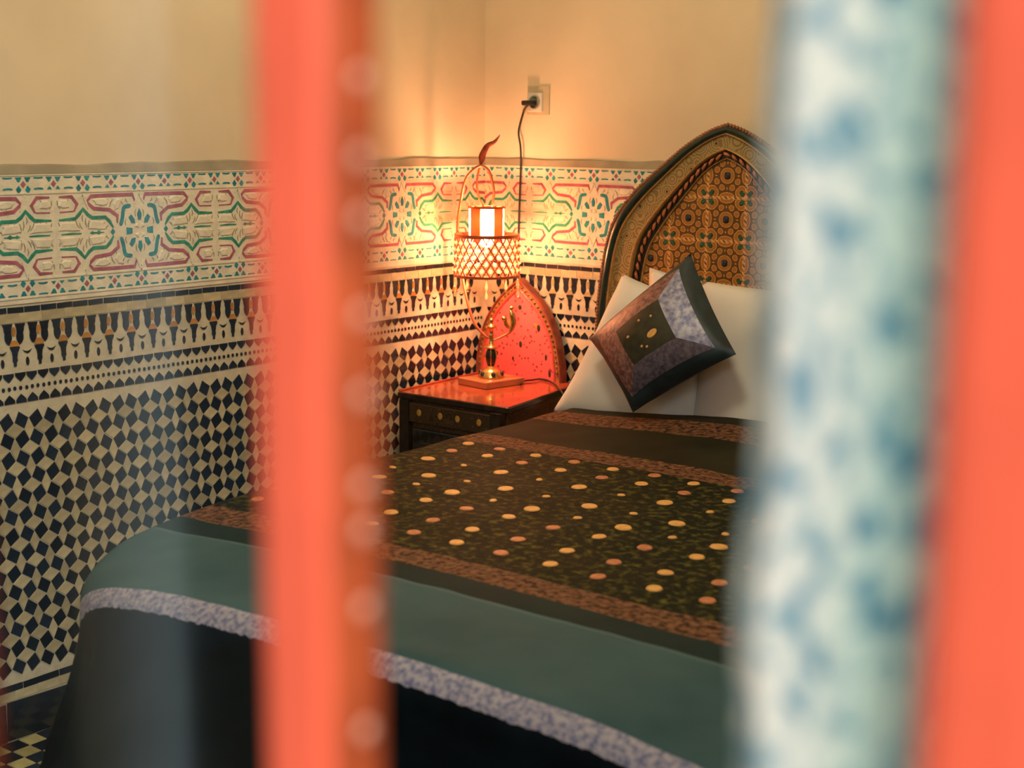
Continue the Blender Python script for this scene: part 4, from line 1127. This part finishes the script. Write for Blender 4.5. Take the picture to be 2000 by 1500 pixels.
for row in range(1, ROWS):
    f = row/ROWS
    for k in range(NC):
        th = 2*PI*(k+.5*(row+1))/NC
        P = sp_at(th, f); lchild(link('crystal_bead', bead, None, None, Matrix.Translation(P)))
# chimney: red panels with frosted glowing panels between, cap rings
ct = LP(-.0180, 1.17); CX, CY = ct.x, ct.y; z0c, z1c = zc(1.1290), zc(1.2160); RC = .0530
fm_, nt, b_ = new_mat('frosted_glass'); nt.nodes.remove(b_); out = nt.nodes['Material Output']
tr = node(nt, 'ShaderNodeBsdfTranslucent'); tr.inputs[0].default_value = (1.0, .80, .48, 1); tp = node(nt, 'ShaderNodeBsdfTransparent'); tp.inputs[0].default_value = (1, .86, .62, 1)
mx = node(nt, 'ShaderNodeMixShader'); mx.inputs[0].default_value = .75; nt.links.new(tp.outputs[0], mx.inputs[1]); nt.links.new(tr.outputs[0], mx.inputs[2]); nt.links.new(mx.outputs[0], out.inputs['Surface'])
CH_RED, nt, b_ = new_mat('red_glass'); out = nt.nodes['Material Output']
b_.inputs['Base Color'].default_value = (.62, .12, .06, 1); b_.inputs['Roughness'].default_value = .3
tr = node(nt, 'ShaderNodeBsdfTranslucent'); tr.inputs[0].default_value = (.75, .11, .04, 1); tp = node(nt, 'ShaderNodeBsdfTransparent'); tp.inputs[0].default_value = (.9, .42, .25, 1)
mx = node(nt, 'ShaderNodeMixShader'); mx.inputs[0].default_value = .35; mx2 = node(nt, 'ShaderNodeMixShader'); mx2.inputs[0].default_value = .10
nt.links.new(b_.outputs[0], mx.inputs[1]); nt.links.new(tr.outputs[0], mx.inputs[2]); nt.links.new(mx.outputs[0], mx2.inputs[1]); nt.links.new(tp.outputs[0], mx2.inputs[2]); nt.links.new(mx2.outputs[0], out.inputs['Surface'])
view_ang = math.atan2(-LD.y, -LD.x)
for k in range(8):
    a0 = view_ang+PI/8*0+ (k-.5)*PI/4+.06; a1 = a0+PI/4
    red = k % 2 == 1
    vs = []; m_ = 6
    for i in range(m_+1):
        t = a0+(a1-a0)*i/m_
        for rr_ in (RC, RC-.0025):
            vs += [(CX+rr_*math.cos(t), CY+rr_*math.sin(t), z0c-.02), (CX+rr_*math.cos(t), CY+rr_*math.sin(t), z1c)]
    fs = []
    for i in range(m_):
        o = i*4; p = o+4; fs += [(o, p, p+1, o+1), (o+3, p+3, p+2, o+2), (o+1, p+1, p+3, o+3), (o+2, p+2, p, o)]
    fs += [(0, 1, 3, 2), (m_*4, m_*4+2, m_*4+3, m_*4+1)]
    if not red:
        vs = [v for i, v in enumerate(vs) if i % 4 < 2]; fs = [(i*2, i*2+2, i*2+3, i*2+1) for i in range(m_)]
    lchild(MB().add(vs, fs).build('red_panel' if red else 'frosted_panel', CH_RED if red else fm_, None, None, True))
lchild(MB().lathe([(RC-.006, z1c-.002), (RC+.004, z1c-.002), (RC+.004, z1c+.004), (RC-.006, z1c+.004), (RC-.006, z1c-.002)], (CX, CY), 32, False).build('chimney_rim', COPPER))
mb = MB()
for an in (0, PI/2, PI, 3*PI/2):
    mb.tube([(CX+(RC-.003)*math.cos(an), CY+(RC-.003)*math.sin(an), z1c+.001), (CX+.012*math.cos(an), CY+.012*math.sin(an), z1c+.001)], .0025, 6)
    mb.tube([(CX+RC*math.cos(an), CY+RC*math.sin(an), z0c-.004), (SX+(RTOP-.002)*math.cos(an), SY+(RTOP-.002)*math.sin(an), zt)], .0022, 6)
mb.lathe([(.006, z1c-.002), (.014, z1c-.002), (.014, z1c+.004), (.006, z1c+.004)], (CX, CY), 16)
mb.tube([(CX, CY, z1c), (CX, CY, z0c-.005)], .003, 6)
lchild(mb.build('shade_carrier', COPPER, None, None, True))
# hanging drops under the shade
drop_me = smooth(MB().lathe([(.0004, .016), (.0022, .008), (.0052, -.004), (.0045, -.010), (.0004, -.0135)], (0, 0), 8).mesh('crystal_drop')); drop_me.materials.append(xm)
for k in range(10):
    th = 2*PI*k/10+.35; P = sp_at(th, 0)
    for q, dz in enumerate((.022, .050)):
        if q == 1 and k % 2: continue
        lchild(link('crystal_drop', drop_me, None, None, Matrix.Translation((P.x, P.y, P.z-dz))))
    lchild(MB().tube([(P.x, P.y, P.z), (P.x, P.y, P.z-(.034 if k % 2 == 0 else .006))], .0006, 4).build('drop_wire', BRASS))
# bulb and its light
em, nt, b_ = new_mat('lit_bulb'); b_.inputs['Emission Color'].default_value = (1.0, .72, .36, 1); b_.inputs['Emission Strength'].default_value = 22; b_.inputs['Base Color'].default_value = (1, .9, .7, 1)
bz = z0c-.014
lchild(MB().lathe([(.010, bz+.030), (.011, bz+.022), (.016, bz+.012), (.020, bz), (.0185, bz-.010), (.012, bz-.018), (.001, bz-.022)], (CX, CY), 18).build('bulb', em, None, None, True))
lchild(MB().lathe([(.011, z0c+.040), (.013, z0c+.038), (.013, bz+.028), (.011, bz+.026)], (CX, CY), 16).build('bulb_socket', BRASS, None, None, True))
for nm, dz, e_ in (('lamp_light_low', -.034, 7.6), ('lamp_light_high', .062, 14.5)):
    ld = bpy.data.lights.new(nm, 'POINT'); ld.energy = e_; ld.color = (1.0, .46, .23); ld.shadow_soft_size = .022
    lo = bpy.data.objects.new(nm, ld); COL.objects.link(lo); lo.location = (CX-.016*LD.x*1, CY-.016*LD.y, bz+dz)
    sub(lo, lamp)

# ------------------------------------------------------------------ socket, plug, cords
so = empty('wall_socket', (.214, 0, 1.543)); tag(so, 'white square wall socket above the tiled dado', 'socket')
S_M = Matrix.Translation((.214, 0, 1.543)) @ MBK
def rect(w2, h2): return [(-w2, -h2), (w2, -h2), (w2, h2), (-w2, h2)]
def schild(o): return sub(o, so)
schild(bevelled(MB().prism(rect(.042, .044), -.001, .004).build('backing_plate', simple('tan_plate', (.56, .48, .31), .6, var=.05), None, S_M), .0015))  # tan plate, darker than the face plate
schild(bevelled(MB().prism(rect(.029, .030), .003, .010, .002).build('face_plate', WHITE_P, None, S_M @ Matrix.Translation((-.010, -.006, 0))), .0015))
schild(MB().lathe([(.0215, .009), (.0215, .0125), (.0180, .0125), (.0165, .0105), (.0165, .0101)], (-.010, -.006), 28).build('socket_well', simple('socket_grey', (.36, .38, .30), .5, var=.08), None, S_M, True))
pl = bevelled(MB().box((-.030, -.0075, .0102), (.010, .0075, .040)).build('plug', CORD, None, S_M @ Matrix.Translation((-.010, -.008, 0))), .004)
tag(pl, 'black plug pushed into the wall socket', 'plug')
pts = [Vector((0.2085, -0.0260, 1.5319)), Vector((0.1932, -0.0240, 1.5305)), Vector((0.1695, -0.0160, 1.5135)), Vector((0.1491, -0.0120, 1.4663)), Vector((0.1454, -0.0120, 1.4394)), Vector((0.1586, -0.0180, 1.3953)), Vector((0.1595, -0.0180, 1.3319)), Vector((0.1558, -0.0170, 1.2440)), Vector((0.1523, -0.0160, 1.1473)), Vector((0.1511, -0.0150, 1.0255)), Vector((0.1526, -0.0148, 0.8945)), Vector((0.1545, -0.0148, 0.7457))]
cd = MB().tube(spline(pts, 6), .0030, 8).build('power_cord', CORD, None, None, True)
tag(cd, 'thin black cord hanging from the plug down behind the lamp', 'cord')
pts = [Vector((.282, -.170, NZ+.006))]+[Vector((0.2548, -0.1139, 0.6800)), Vector((0.2630, -0.0821, 0.6800)), Vector((0.2701, -0.0511, 0.6800)), Vector((0.3053, -0.0583, 0.6800))]+[Vector((0.3641, -0.1014, 0.6795)), Vector((0.4241, -0.1636, 0.6790))]
e_ = pts[-1]; pts += [Vector((.450, e_.y-.02, NZ+.001)), Vector((.466, e_.y-.03, NZ-.03)), Vector((.468, e_.y-.03, .50))]
cd2 = MB().tube(spline(pts, 6), .0028, 8).build('power_cord', CORD, None, None, True)
tag(cd2, 'black cord lying across the red nightstand top and over its edge', 'cord')

# ------------------------------------------------------------------ courtyard column outside (mirrored faintly in the glass)
mb = MB().lathe([(.10, 0), (.10, .12), (.080, .16), (.078, 2.3), (.10, 2.36), (.12, 2.5)], (1.26, -4.30), 28)
o = mb.build('courtyard_column', simple('column_white', (.66, .80, .82), .7, var=.06, scale=8), None, None, True)
tag(o, 'pale round courtyard column outside the window', 'column')
